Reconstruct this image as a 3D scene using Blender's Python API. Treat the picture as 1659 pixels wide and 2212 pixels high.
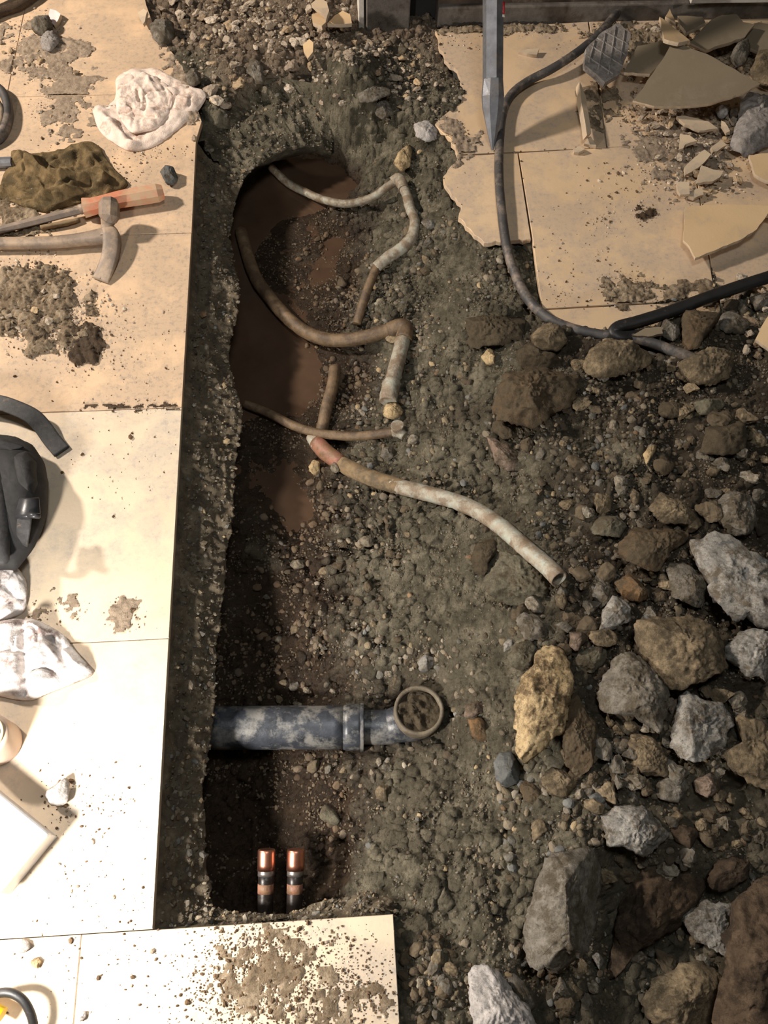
import bpy, math, random
import numpy as np
from mathutils import Matrix, Vector

for o in list(bpy.data.objects):
    bpy.data.objects.remove(o, do_unlink=True)
SC = bpy.context.scene
COL = SC.collection

# ------------------------------------------------------------------ camera
W, Hh, F = 1659.0, 2212.0, 1840.0
CAM = np.array([0.0, 0.0, 1.4])
yc = np.array([-0.133, 1.989, -1.0]); yc /= np.linalg.norm(yc)
xc = np.array([1.0, 0.044, -0.133 + 1.989 * 0.044]); xc -= yc * xc.dot(yc); xc /= np.linalg.norm(xc)
zc = np.cross(xc, yc)
RWC = np.stack([xc, yc, zc], axis=1)          # world -> camera
cam_data = bpy.data.cameras.new('camera')
cam = bpy.data.objects.new('camera', cam_data); COL.objects.link(cam)
M4 = Matrix(RWC.T.tolist()).to_4x4(); M4.translation = Vector(CAM)
cam.matrix_world = M4
cam_data.sensor_width = 36.0; cam_data.lens = F / Hh * 36.0
cam_data.clip_start = 0.02; cam_data.clip_end = 50
SC.camera = cam

def P(u, v, z=0.0):
    """pixel -> point of the horizontal plane at height z"""
    d = RWC.T @ np.array([(u - W / 2) / F, -(v - Hh / 2) / F, -1.0])
    t = (z - CAM[2]) / d[2]
    return CAM + t * d

def proj(p):
    q = (np.atleast_2d(p) - CAM) @ RWC.T
    return np.stack([W / 2 + F * q[:, 0] / -q[:, 2], Hh / 2 - F * q[:, 1] / -q[:, 2]], axis=1)

# ------------------------------------------------------------------ world, lamps, exposure
wd = bpy.data.worlds.new('room_ambient'); SC.world = wd; wd.use_nodes = True
wd.node_tree.nodes['Background'].inputs[0].default_value = (1.0, 0.86, 0.70, 1)
wd.node_tree.nodes['Background'].inputs[1].default_value = 0.055

def area_lamp(name, loc, target, size, energy, color, shape='DISK', spread=math.pi):
    l = bpy.data.lights.new(name, 'AREA'); l.shape = shape; l.size = size
    l.energy = energy; l.color = color; l.spread = spread
    o = bpy.data.objects.new(name, l); COL.objects.link(o)
    o.location = loc
    o.rotation_euler = (Vector(target) - Vector(loc)).to_track_quat('-Z', 'Y').to_euler()
    return o

LA = P(-240, 2200, 0.0) + np.array([0, 0, 0.42])
area_lamp('work_light_lamp', LA, P(500, 1300, 0), 0.10, 16.5, (1.0, 0.95, 0.88))
LB = P(-650, 260, 0.0) + np.array([-0.85, 0.15, 1.75])
area_lamp('room_lamp', LB, P(900, 500, 0), 0.2, 116, (1.0, 0.89, 0.77))
area_lamp('overhead_fill', (0.25, 0.55, 2.5), (0.25, 0.6, 0), 0.5, 16, (0.93, 0.98, 1.0))  # added cool fill from overhead, no visible source

SC.view_settings.view_transform = 'Standard'
SC.view_settings.look = 'None'
SC.view_settings.gamma = 1.0
SC.view_settings.use_curve_mapping = False
SC.view_settings.exposure = 0.0

# ------------------------------------------------------------------ noise
_rt2 = np.random.RandomState(5).rand(257, 257)
_rt3 = np.random.RandomState(6).rand(48, 48, 48)
def vn2(x, y, seed=0):
    x = x + seed * 17.31; y = y + seed * 9.77
    xi = np.floor(x).astype(int); yi = np.floor(y).astype(int)
    fx = x - xi; fy = y - yi
    fx = fx * fx * (3 - 2 * fx); fy = fy * fy * (3 - 2 * fy)
    a = _rt2[xi % 256, yi % 256]; b = _rt2[(xi + 1) % 256, yi % 256]
    c = _rt2[xi % 256, (yi + 1) % 256]; d = _rt2[(xi + 1) % 256, (yi + 1) % 256]
    return (a * (1 - fx) + b * fx) * (1 - fy) + (c * (1 - fx) + d * fx) * fy - 0.5
def fbm2(x, y, f, octv=4, seed=0, gain=0.5):
    s = 0; a = 1.0
    for k in range(octv):
        s = s + a * vn2(x * f, y * f, seed + k * 3.7); f *= 2.03; a *= gain
    return s
def vn3(p):
    i = np.floor(p).astype(int); f = p - i; f = f * f * (3 - 2 * f)
    r = 0
    for dx in (0, 1):
        for dy in (0, 1):
            for dz in (0, 1):
                w = (f[:, 0] if dx else 1 - f[:, 0]) * (f[:, 1] if dy else 1 - f[:, 1]) * (f[:, 2] if dz else 1 - f[:, 2])
                r = r + w * _rt3[(i[:, 0] + dx) % 48, (i[:, 1] + dy) % 48, (i[:, 2] + dz) % 48]
    return r - 0.5

def cells(x, y, f, seed=0, rad=0.62):
    """rounded crumb bumps, 0..1"""
    x = x * f + seed * 3.1; y = y * f + seed * 7.7
    xi = np.floor(x).astype(int); yi = np.floor(y).astype(int); best = np.zeros_like(x)
    for dx in (-1, 0, 1):
        for dy in (-1, 0, 1):
            a = (xi + dx) % 256; b = (yi + dy) % 256
            cx_ = xi + dx + _rt2[a, b]; cy_ = yi + dy + _rt2[b, a]
            r = rad * (0.45 + 0.75 * _rt2[(a * 7 + 3) % 256, (b * 5 + 1) % 256])
            d2 = ((x - cx_) ** 2 + (y - cy_) ** 2) / (r * r)
            best = np.maximum(best, np.sqrt(np.maximum(0, 1 - d2)) * r / rad)
    return best

# ------------------------------------------------------------------ materials
def srgb(r, g, b):
    f = lambda c: (c / 255 / 12.92) if c / 255 <= 0.04045 else ((c / 255 + 0.055) / 1.055) ** 2.4
    return (f(r), f(g), f(b), 1.0)

def new_mat(name):
    m = bpy.data.materials.new(name); m.use_nodes = True
    nt = m.node_tree; b = nt.nodes['Principled BSDF']
    return m, nt, b
def N(nt, t, **kw):
    n = nt.nodes.new(t)
    for k, v in kw.items(): setattr(n, k, v)
    return n
def coords(nt, obj_random=True):
    tc = N(nt, 'ShaderNodeTexCoord')
    if not obj_random: return tc.outputs['Object']
    oi = N(nt, 'ShaderNodeObjectInfo')
    mu = N(nt, 'ShaderNodeMath', operation='MULTIPLY'); mu.inputs[1].default_value = 13.7
    nt.links.new(oi.outputs['Random'], mu.inputs[0])
    va = N(nt, 'ShaderNodeVectorMath', operation='ADD')
    nt.links.new(tc.outputs['Object'], va.inputs[0]); nt.links.new(mu.outputs[0], va.inputs[1])
    return va.outputs[0]
def noise(nt, vec, scale, detail=6, rough=0.6):
    n = N(nt, 'ShaderNodeTexNoise'); n.inputs['Scale'].default_value = scale
    n.inputs['Detail'].default_value = detail; n.inputs['Roughness'].default_value = rough
    nt.links.new(vec, n.inputs['Vector']); return n.outputs[0]
def ramp(nt, fac, stops):
    r = N(nt, 'ShaderNodeValToRGB'); e = r.color_ramp.elements
    while len(e) < len(stops): e.new(0.5)
    for i, (p, c) in enumerate(stops):
        e[i].position = p; e[i].color = c if len(c) == 4 else (*c, 1)
    nt.links.new(fac, r.inputs[0]); return r.outputs[0]
def mix(nt, fac, a, b):
    m = N(nt, 'ShaderNodeMix', data_type='RGBA')
    for s, v in ((0, fac), (6, a), (7, b)):
        if hasattr(v, 'is_output'): nt.links.new(v, m.inputs[s])
        else: m.inputs[s].default_value = v
    return m.outputs[2]
def bump(nt, b, h, strength, dist, prev=None):
    n = N(nt, 'ShaderNodeBump'); n.inputs['Strength'].default_value = strength
    n.inputs['Distance'].default_value = dist
    nt.links.new(h, n.inputs['Height'])
    if prev is not None: nt.links.new(prev, n.inputs['Normal'])
    nt.links.new(n.outputs[0], b.inputs['Normal']); return n.outputs[0]
BW = lambda v: (v, v, v, 1)

SOIL = srgb(86, 75, 59)
def rock_mat(name, light, dark, dirt=0.45, dirtcol=None, rough=0.9, spot=None, scale=1.0, bmp=0.004):
    m, nt, b = new_mat(name); v = coords(nt)
    c = ramp(nt, noise(nt, v, 45 * scale, 8, 0.65), [(0.3, dark), (0.68, light)])
    if spot is not None:
        sp = ramp(nt, noise(nt, v, 48 * scale, 3, 0.5), [(0.60, BW(0)), (0.64, BW(0.85))])
        c = mix(nt, sp, c, spot)
    mo = ramp(nt, noise(nt, v, 95, 10, 0.8), [(0.36, BW(0.75)), (0.5, BW(0))])
    c = mix(nt, mo, c, tuple(0.55 * q for q in dark[:3]) + (1.0,))
    d = ramp(nt, noise(nt, v, 26 * scale, 12, 0.78), [(0.62 - dirt * 0.35, BW(0)), (0.70 - dirt * 0.28, BW(0.92))])
    c = mix(nt, d, c, dirtcol or SOIL)
    pit = ramp(nt, noise(nt, v, 150, 8, 0.75), [(0.56, BW(0)), (0.66, BW(0.6))])
    c = mix(nt, pit, c, tuple(0.45 * q for q in SOIL[:3]) + (1.0,))
    nt.links.new(c, b.inputs['Base Color']); b.inputs['Roughness'].default_value = rough
    b.inputs['Specular IOR Level'].default_value = 0.25
    p = bump(nt, b, noise(nt, v, 70, 8, 0.7), 0.8, bmp * 1.6)
    bump(nt, b, noise(nt, v, 330, 5, 0.75), 0.8, 0.0022, p)
    return m
MAT = {}
MAT['brown'] = rock_mat('rock_brown', srgb(112, 93, 70), srgb(70, 56, 41), 0.55)
MAT['dark'] = rock_mat('rock_dark_brown', srgb(92, 76, 60), srgb(62, 50, 40), 0.35, srgb(80, 66, 51))
MAT['rust'] = rock_mat('rock_rust_brown', srgb(106, 88, 70), srgb(72, 58, 45), 0.45, srgb(54, 43, 33))
MAT['tan'] = rock_mat('rock_tan', srgb(158, 139, 111), srgb(108, 93, 72), 0.52)
MAT['cream'] = rock_mat('rock_cream', srgb(214, 188, 146), srgb(180, 154, 114), 0.42, srgb(98, 80, 58))
MAT['grey'] = rock_mat('rock_grey', srgb(150, 142, 130), srgb(98, 91, 81), 0.5, srgb(86, 76, 61))
MAT['white'] = rock_mat('rock_white_concrete', srgb(186, 180, 171), srgb(124, 119, 111), 0.42, srgb(98, 86, 70), spot=srgb(100, 100, 99))
MAT['chalk'] = rock_mat('rock_chalk', srgb(210, 202, 196), srgb(164, 157, 152), 0.12, srgb(140, 128, 114))
MAT['orange'] = rock_mat('rock_orange', srgb(140, 108, 74), srgb(100, 78, 56), 0.5)
MAT['blue'] = rock_mat('rock_blue_grey', srgb(112, 112, 109), srgb(82, 83, 82), 0.25, rough=0.7, bmp=0.001)
MAT['green'] = rock_mat('rock_green_grey', srgb(126, 119, 100), srgb(90, 84, 70), 0.45)
MAT['pink'] = rock_mat('rock_pink', srgb(158, 137, 121), srgb(118, 99, 85), 0.5)
MAT['soil'] = rock_mat('soil_lump', srgb(92, 80, 62), srgb(60, 51, 39), 0.5)
MAT['mortar'] = rock_mat('grey_mortar', srgb(170, 162, 156), srgb(126, 118, 112), 0.2, srgb(140, 126, 112), bmp=0.002)

MAT['spill'] = rock_mat('spilt_soil', srgb(138, 119, 96), srgb(102, 87, 69), 0.45, srgb(164, 146, 122), bmp=0.003)
MAT['mud'] = rock_mat('damp_mud', srgb(84, 66, 48), srgb(60, 47, 34), 0.3, srgb(74, 58, 42), rough=0.6, bmp=0.003)
MAT['dustpile'] = rock_mat('mortar_dust', srgb(172, 153, 132), srgb(138, 121, 103), 0.25, srgb(120, 104, 87), bmp=0.002)

# gravel shared by individual stones: own colour by object random
def gravel_ind_mat(name, cols, dirtc=None):
    m, nt, b = new_mat(name)
    oi = N(nt, 'ShaderNodeObjectInfo')
    base = ramp(nt, oi.outputs['Random'], [(i / len(cols), c) for i, c in enumerate(cols)])
    nt.nodes[-1].color_ramp.interpolation = 'CONSTANT'
    v = coords(nt)
    c = mix(nt, ramp(nt, noise(nt, v, 1.6, 9, .75), [(0.38, BW(0)), (0.58, BW(0.85 if dirtc is None else 0.55))]), base, dirtc or SOIL)
    nt.links.new(c, b.inputs['Base Color']); b.inputs['Roughness'].default_value = 0.85
    b.inputs['Specular IOR Level'].default_value = 0.3
    bump(nt, b, noise(nt, v, 5, 8, 0.75), 0.8, 0.0022)
    return m
PAL = [srgb(112, 101, 86), srgb(90, 81, 67), srgb(128, 116, 98), srgb(106, 101, 92), srgb(80, 69, 55),
       srgb(118, 105, 84), srgb(156, 136, 106), srgb(112, 111, 107), srgb(138, 128, 113), srgb(116, 93, 70)]
MAT['gravel'] = gravel_ind_mat('gravel_stone_mix', PAL)
PALT = [srgb(196, 178, 156), srgb(170, 150, 128), srgb(184, 168, 150), srgb(150, 132, 112), srgb(206, 190, 168), srgb(164, 148, 134)]
def tone(name, a, b_): MAT[name] = gravel_ind_mat(name, [a, tuple(.6 * p_ + .4 * q_ for p_, q_ in zip(a, b_)), b_], srgb(150, 130, 108) if name[0] == 'c' else None)
tone('g_brown', srgb(104, 90, 71), srgb(82, 69, 53)); tone('g_grey', srgb(118, 113, 104), srgb(98, 92, 83)); tone('g_tan', srgb(146, 128, 101), srgb(122, 106, 82)); tone('g_pale', srgb(160, 150, 134), srgb(142, 131, 114))
tone('c_white', srgb(206, 191, 172), srgb(190, 175, 156)); tone('c_grey', srgb(168, 153, 136), srgb(146, 131, 116)); tone('c_tan', srgb(192, 165, 128), srgb(172, 148, 116)); tone('c_brown', srgb(142, 122, 99), srgb(118, 100, 80))
TONES = {'gravel': [('g_brown', 'dark brown', .4), ('g_grey', 'grey', .25), ('g_tan', 'tan', .2), ('g_pale', 'pale', .15)], 'chips': [('c_white', 'whitish', .3), ('c_grey', 'grey', .3), ('c_tan', 'tan', .2), ('c_brown', 'brownish', .2)]}
MAT['chips'] = gravel_ind_mat('rubble_chip_mix', PALT)
# stuff gravel: per-stone colour attribute
m, nt, b = new_mat('loose_gravel_colours')
at = N(nt, 'ShaderNodeVertexColor', layer_name='Col')
nt.links.new(at.outputs['Color'], b.inputs['Base Color']); b.inputs['Roughness'].default_value = 0.88
b.inputs['Specular IOR Level'].default_value = 0.3
MAT['stuff'] = m

# ground soil
m, nt, b = new_mat('dug_soil'); v = coords(nt, False)
sep = N(nt, 'ShaderNodeSeparateXYZ'); nt.links.new(v, sep.inputs[0])
dry = ramp(nt, noise(nt, v, 22, 9, 0.7), [(0.32, srgb(70, 64, 51)), (0.5, srgb(112, 104, 86)), (0.68, srgb(158, 148, 126))])
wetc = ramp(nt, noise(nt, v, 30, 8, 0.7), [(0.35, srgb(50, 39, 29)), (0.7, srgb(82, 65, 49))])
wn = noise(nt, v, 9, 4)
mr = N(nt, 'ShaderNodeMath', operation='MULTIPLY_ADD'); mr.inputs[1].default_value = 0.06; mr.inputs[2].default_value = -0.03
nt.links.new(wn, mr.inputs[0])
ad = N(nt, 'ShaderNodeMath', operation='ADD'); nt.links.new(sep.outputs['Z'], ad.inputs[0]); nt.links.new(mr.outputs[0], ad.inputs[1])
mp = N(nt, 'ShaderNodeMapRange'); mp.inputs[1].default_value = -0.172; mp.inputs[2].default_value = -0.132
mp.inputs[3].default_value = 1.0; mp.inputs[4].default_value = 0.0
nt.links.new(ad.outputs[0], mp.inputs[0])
# damp freshly dug soil of the heap: own darker brown
hn = N(nt, 'ShaderNodeAttribute'); hn.attribute_name = 'heap'
heap = ramp(nt, noise(nt, v, 26, 9, 0.75), [(0.3, srgb(52, 44, 35)), (0.7, srgb(98, 85, 68))])
dn = N(nt, 'ShaderNodeAttribute'); dn.attribute_name = 'dusty'
pale = ramp(nt, noise(nt, v, 30, 9, 0.72), [(0.3, srgb(108, 91, 74)), (0.7, srgb(168, 149, 127))])
c = mix(nt, dn.outputs['Fac'], dry, pale)
c = mix(nt, hn.outputs['Fac'], c, heap)
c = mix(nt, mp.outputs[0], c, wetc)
nt.links.new(c, b.inputs['Base Color'])
rr = N(nt, 'ShaderNodeMapRange'); rr.inputs[3].default_value = 0.95; rr.inputs[4].default_value = 0.27
nt.links.new(mp.outputs[0], rr.inputs[0]); nt.links.new(rr.outputs[0], b.inputs['Roughness'])
b.inputs['Specular IOR Level'].default_value = 0.35
vo = N(nt, 'ShaderNodeTexVoronoi', feature='SMOOTH_F1'); vo.inputs['Scale'].default_value = 210; vo.inputs['Smoothness'].default_value = 0.25
nt.links.new(v, vo.inputs['Vector'])
iv = N(nt, 'ShaderNodeMath', operation='SUBTRACT'); iv.inputs[0].default_value = 1.0; nt.links.new(vo.outputs['Distance'], iv.inputs[1])
p = bump(nt, b, noise(nt, v, 110, 9, 0.75), 1.0, 0.010)
p = bump(nt, b, iv.outputs[0], 0.7, 0.004, p)
bump(nt, b, noise(nt, v, 480, 5, 0.8), 0.9, 0.003, p)
MAT['ground'] = m

# broken slab concrete, dirty
m, nt, b = new_mat('broken_slab_concrete'); v = coords(nt, False)
c = ramp(nt, noise(nt, v, 26, 9, 0.72), [(0.3, srgb(62, 52, 40)), (0.52, srgb(98, 86, 68)), (0.75, srgb(142, 129, 108))])
nt.links.new(c, b.inputs['Base Color']); b.inputs['Roughness'].default_value = 0.9
p = bump(nt, b, noise(nt, v, 75, 7, 0.7), 0.7, 0.005)
bump(nt, b, noise(nt, v, 360, 5, 0.7), 0.7, 0.002, p)
MAT['slab'] = m

# tiles
def tile_mat(name, base1, base2, dustcol, dust, rough):
    m, nt, b = new_mat(name); v = coords(nt, False)
    c = ramp(nt, noise(nt, v, 5, 5), [(0.35, base1), (0.65, base2)])
    d = ramp(nt, noise(nt, v, 7.5, 12, 0.72), [(0.62 - dust * 0.3, BW(0)), (0.70 - dust * 0.25, BW(0.85))])
    d2 = ramp(nt, noise(nt, v, 90, 7, 0.75), [(0.5, BW(0)), (0.62, BW(0.65))])
    mm = N(nt, 'ShaderNodeMath', operation='MULTIPLY'); nt.links.new(d, mm.inputs[0]); nt.links.new(d2, mm.inputs[1])
    dd = N(nt, 'ShaderNodeMath', operation='MULTIPLY_ADD'); dd.inputs[1].default_value = 0.55
    nt.links.new(d, dd.inputs[0]); nt.links.new(mm.outputs[0], dd.inputs[2])
    dd.use_clamp = True
    c = mix(nt, dd.outputs[0], c, dustcol)
    nt.links.new(c, b.inputs['Base Color'])
    b.inputs['Roughness'].default_value = rough; b.inputs['Specular IOR Level'].default_value = 0.3
    bump(nt, b, noise(nt, v, 160, 6, 0.7), 0.25, 0.0012)
    return m
DUST = srgb(186, 164, 138)
MAT['tile'] = tile_mat('tan_floor_tile', srgb(216, 187, 152), srgb(206, 177, 142), srgb(178, 159, 142), 0.62, 0.55)
MAT['tile_dusty'] = tile_mat('dusty_floor_tile', srgb(216, 184, 150), srgb(204, 174, 142), srgb(166, 147, 128), 0.78, 0.6)
MAT['tile_pale'] = tile_mat('pale_floor_tile', srgb(216, 196, 170), srgb(208, 187, 160), srgb(178, 166, 152), 0.55, 0.5)
MAT['shard_grey'] = tile_mat('shard_dull_back', srgb(132, 119, 98), srgb(124, 111, 92), srgb(140, 127, 108), 0.3, 0.7)
MAT['shard'] = tile_mat('shard_tan_face', srgb(212, 182, 142), srgb(202, 172, 132), DUST, 0.3, 0.5)
MAT['shard_pale'] = tile_mat('shard_pale_dusty', srgb(200, 178, 150), srgb(184, 164, 138), srgb(170, 154, 136), 0.5, 0.7)

def simple_mat(name, c1, c2, scale=60, rough=0.6, metal=0.0, bmp=0.0008, dirt=None, dirt_amt=0.4, bscale=250, spec=0.5):
    m, nt, b = new_mat(name); v = coords(nt)
    c = ramp(nt, noise(nt, v, scale, 6, 0.65), [(0.35, c1), (0.65, c2)])
    if dirt is not None:
        d = ramp(nt, noise(nt, v, scale * 0.6, 9, 0.7), [(0.62 - dirt_amt * 0.35, BW(0)), (0.72 - dirt_amt * 0.28, BW(0.9))])
        c = mix(nt, d, c, dirt)
        if metal > 0:
            mt = N(nt, 'ShaderNodeMapRange'); mt.inputs[3].default_value = metal; mt.inputs[4].default_value = 0.0
            nt.links.new(d, mt.inputs[0]); nt.links.new(mt.outputs[0], b.inputs['Metallic'])
    else:
        b.inputs['Metallic'].default_value = metal
    nt.links.new(c, b.inputs['Base Color']); b.inputs['Roughness'].default_value = rough
    b.inputs['Specular IOR Level'].default_value = spec
    if bmp: bump(nt, b, noise(nt, v, bscale, 5, 0.65), 0.5, bmp)
    return m
MUD = srgb(96, 74, 52)
MAT['copper_old'] = simple_mat('weathered_copper', srgb(124, 108, 88), srgb(156, 154, 140), 55, 0.6, 0, 0.0018, srgb(100, 82, 62), 0.55)
MAT['copper_mud'] = simple_mat('muddy_copper', srgb(98, 78, 56), srgb(120, 98, 72), 50, 0.6, 0, 0.0018, srgb(78, 61, 45), 0.5)
MAT['copper_pale'] = simple_mat('pale_copper', srgb(164, 166, 154), srgb(150, 134, 114), 50, 0.6, 0, 0.0022, srgb(116, 97, 77), 0.5)
MAT['copper_red'] = simple_mat('red_mud_copper', srgb(152, 98, 84), srgb(128, 98, 72), 50, 0.55, 0, 0.0015, MUD, 0.4)
MAT['copper'] = simple_mat('bright_copper', srgb(222, 160, 134), srgb(206, 138, 112), 30, 0.36, 1.0, 0.0002)
MAT['copper_dark'] = simple_mat('soot_copper', srgb(52, 44, 40), srgb(30, 26, 24), 40, 0.35, 0.3, 0.0004, srgb(70, 62, 56), 0.3)
MAT['solder'] = simple_mat('solder_ring', srgb(158, 150, 144), srgb(128, 120, 116), 40, 0.35, 0.8, 0.0003)
MAT['abs'] = simple_mat('drain_pipe_black', srgb(66, 69, 76), srgb(40, 42, 46), 38, 0.34, 0, 0.0008, srgb(128, 125, 120), 0.42)
MAT['abs_mud'] = simple_mat('drain_pipe_muddy_rim', srgb(104, 94, 78), srgb(80, 70, 56), 40, 0.7, 0, 0.001, srgb(124, 113, 94), 0.4)
MAT['steel'] = simple_mat('dull_steel', srgb(142, 143, 148), srgb(112, 113, 118), 30, 0.45, 0.6, 0.0004, srgb(120, 108, 98), 0.15)
MAT['steel_dusty'] = simple_mat('dusty_steel', srgb(140, 122, 106), srgb(108, 96, 86), 30, 0.6, 0.1, 0.0006, srgb(160, 138, 114), 0.45)
MAT['handle_red'] = simple_mat('red_plastic_handle', srgb(196, 122, 90), srgb(182, 116, 86), 20, 0.6, 0, 0.0004, srgb(178, 152, 122), 0.5)
MAT['hose'] = simple_mat('grey_rubber_hose', srgb(74, 70, 68), srgb(56, 54, 54), 30, 0.6, 0, 0.0005, srgb(128, 114, 102), 0.35)
MAT['rubber'] = simple_mat('black_rubber', srgb(34, 32, 31), srgb(24, 23, 23), 30, 0.5, 0, 0.0005, srgb(84, 74, 66), 0.15)
MAT['cloth_black'] = simple_mat('black_nylon', srgb(40, 38, 38), srgb(28, 27, 27), 80, 0.75, 0, 0.0006, None, 0.1, 900)
MAT['web'] = simple_mat('black_webbing', srgb(62, 60, 60), srgb(44, 43, 43), 120, 0.65, 0, 0.0008, srgb(96, 84, 70), 0.1, 700)
MAT['buckle'] = simple_mat('black_plastic', srgb(58, 58, 60), srgb(44, 44, 46), 40, 0.35, 0, 0.0003)
MAT['rag'] = simple_mat('white_terry_cloth', srgb(232, 214, 200), srgb(214, 194, 180), 50, 0.95, 0, 0.003, srgb(176, 150, 134), 0.3, 420, 0.1)
MAT['rag_grey'] = simple_mat('grey_terry_cloth', srgb(226, 220, 216), srgb(196, 188, 184), 50, 0.95, 0, 0.003, srgb(138, 118, 112), 0.3, 420, 0.1)
MAT['rag_brown'] = simple_mat('muddy_brown_cloth', srgb(128, 108, 78), srgb(98, 82, 58), 55, 0.95, 0, 0.004, srgb(78, 68, 50), 0.45, 420, 0.1)
MAT['wood_dark'] = simple_mat('dark_sill_wood', srgb(84, 70, 58), srgb(54, 44, 37), 25, 0.8, 0, 0.001, srgb(120, 106, 92), 0.2)
MAT['wood_grey'] = simple_mat('greyed_timber', srgb(112, 104, 96), srgb(84, 78, 72), 30, 0.8, 0, 0.001, srgb(70, 60, 52), 0.3)
MAT['tin'] = simple_mat('beige_painted_tin', srgb(214, 190, 172), srgb(200, 176, 158), 14, 0.5, 0, 0.0002, srgb(200, 150, 90), 0.1)
MAT['tin_rim'] = simple_mat('yellowed_tin_rim', srgb(226, 196, 130), srgb(236, 220, 180), 40, 0.45, 0, 0.0003)
MAT['metal_white'] = simple_mat('pale_metal', srgb(214, 216, 220), srgb(196, 198, 204), 20, 0.4, 0.2, 0.0002, srgb(170, 170, 172), 0.15)
MAT['white_trim'] = simple_mat('white_plaster_strip', srgb(222, 214, 204), srgb(200, 190, 178), 40, 0.8, 0, 0.001)
MAT['yellow'] = simple_mat('yellow_paint', srgb(240, 200, 30), srgb(226, 184, 24), 30, 0.45, 0, 0.0002)
MAT['shade_black'] = simple_mat('interior_shade', srgb(30, 26, 24), srgb(22, 20, 18), 30, 0.9, 0, 0)  # near-black colour painted as shade in the door recess and tin
MAT['stick'] = simple_mat('tan_stick', srgb(138, 116, 86), srgb(112, 92, 66), 50, 0.85, 0, 0.002, SOIL, 0.4)
MAT['red'] = simple_mat('red_sticker', srgb(170, 40, 44), srgb(150, 34, 38), 40, 0.5, 0, 0.0002)
MAT['pinkchip'] = simple_mat('pale_pink_chip', srgb(238, 214, 210), srgb(228, 200, 196), 30, 0.6, 0, 0.0004)
# muddy water
m, nt, b = new_mat('muddy_water'); v = coords(nt, False)
c = ramp(nt, noise(nt, v, 8, 5), [(0.3, srgb(66, 50, 39)), (0.7, srgb(84, 65, 51))])
nt.links.new(c, b.inputs['Base Color']); b.inputs['Roughness'].default_value = 0.06; b.inputs['IOR'].default_value = 1.33
bump(nt, b, noise(nt, v, 45, 3), 0.12, 0.003)
MAT['water'] = m

# ------------------------------------------------------------------ mesh helpers
def link(name, me, mat=None, parent=None, loc=(0, 0, 0)):
    o = bpy.data.objects.new(name, me); COL.objects.link(o)
    o.location = loc
    if mat is not None and me is not None: me.materials.append(MAT[mat] if isinstance(mat, str) else mat)
    if parent is not None: o.parent = parent
    return o
def tag(o, label=None, cat=None, group=None, kind=None):
    if label: o['label'] = label
    if cat: o['category'] = cat
    if group: o['group'] = group
    if kind: o['kind'] = kind
    return o
def empty(name, loc=(0, 0, 0)):
    o = bpy.data.objects.new(name, None); COL.objects.link(o); o.location = loc
    o.empty_display_size = 0.02
    return o
def mesh_tris(name, V, Fa, smooth=False, col=None):
    """V (n,3), Fa (m,3) or (m,4) arrays"""
    V = np.asarray(V, dtype=np.float32); Fa = np.asarray(Fa, dtype=np.int32)
    me = bpy.data.meshes.new(name); k = Fa.shape[1]
    me.vertices.add(len(V)); me.vertices.foreach_set('co', V.ravel())
    me.loops.add(Fa.size); me.loops.foreach_set('vertex_index', Fa.ravel())
    me.polygons.add(len(Fa))
    me.polygons.foreach_set('loop_start', np.arange(0, Fa.size, k, dtype=np.int32))
    me.polygons.foreach_set('loop_total', np.full(len(Fa), k, dtype=np.int32))
    me.polygons.foreach_set('use_smooth', np.full(len(Fa), smooth, dtype=bool))
    if col is not None:
        a = me.color_attributes.new('Col', 'FLOAT_COLOR', 'POINT')
        c4 = np.ones((len(V), 4), dtype=np.float32); c4[:, :3] = col
        a.data.foreach_set('color', c4.ravel())
    me.update(); me.validate()
    return me
def mesh_poly(name, V, faces, smooth=False):
    me = bpy.data.meshes.new(name); me.from_pydata([tuple(map(float, p)) for p in V], [], faces); me.update()
    if smooth: me.polygons.foreach_set('use_smooth', [True] * len(me.polygons))
    return me
def inpoly(x, y, poly):
    x = np.asarray(x); y = np.asarray(y); r = np.zeros(x.shape, bool); n = len(poly)
    for i in range(n):
        x1, y1 = poly[i]; x2, y2 = poly[(i + 1) % n]
        if y1 == y2: continue
        c = ((y1 > y) != (y2 > y)) & (x < (x2 - x1) * (y - y1) / (y2 - y1) + x1)
        r ^= c
    return r
def catmull(pts, per=10):
    pts = [np.asarray(p, float) for p in pts]; Q = [2 * pts[0] - pts[1]] + pts + [2 * pts[-1] - pts[-2]]
    out = []
    for i in range(1, len(Q) - 2):
        for k in range(per):
            t = k / per
            out.append(0.5 * (2 * Q[i] + (Q[i + 1] - Q[i - 1]) * t + (2 * Q[i - 1] - 5 * Q[i] + 4 * Q[i + 1] - Q[i + 2]) * t * t
                              + (3 * Q[i] - Q[i - 1] - 3 * Q[i + 1] + Q[i + 2]) * t ** 3))
    out.append(pts[-1]); return np.array(out)
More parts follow.
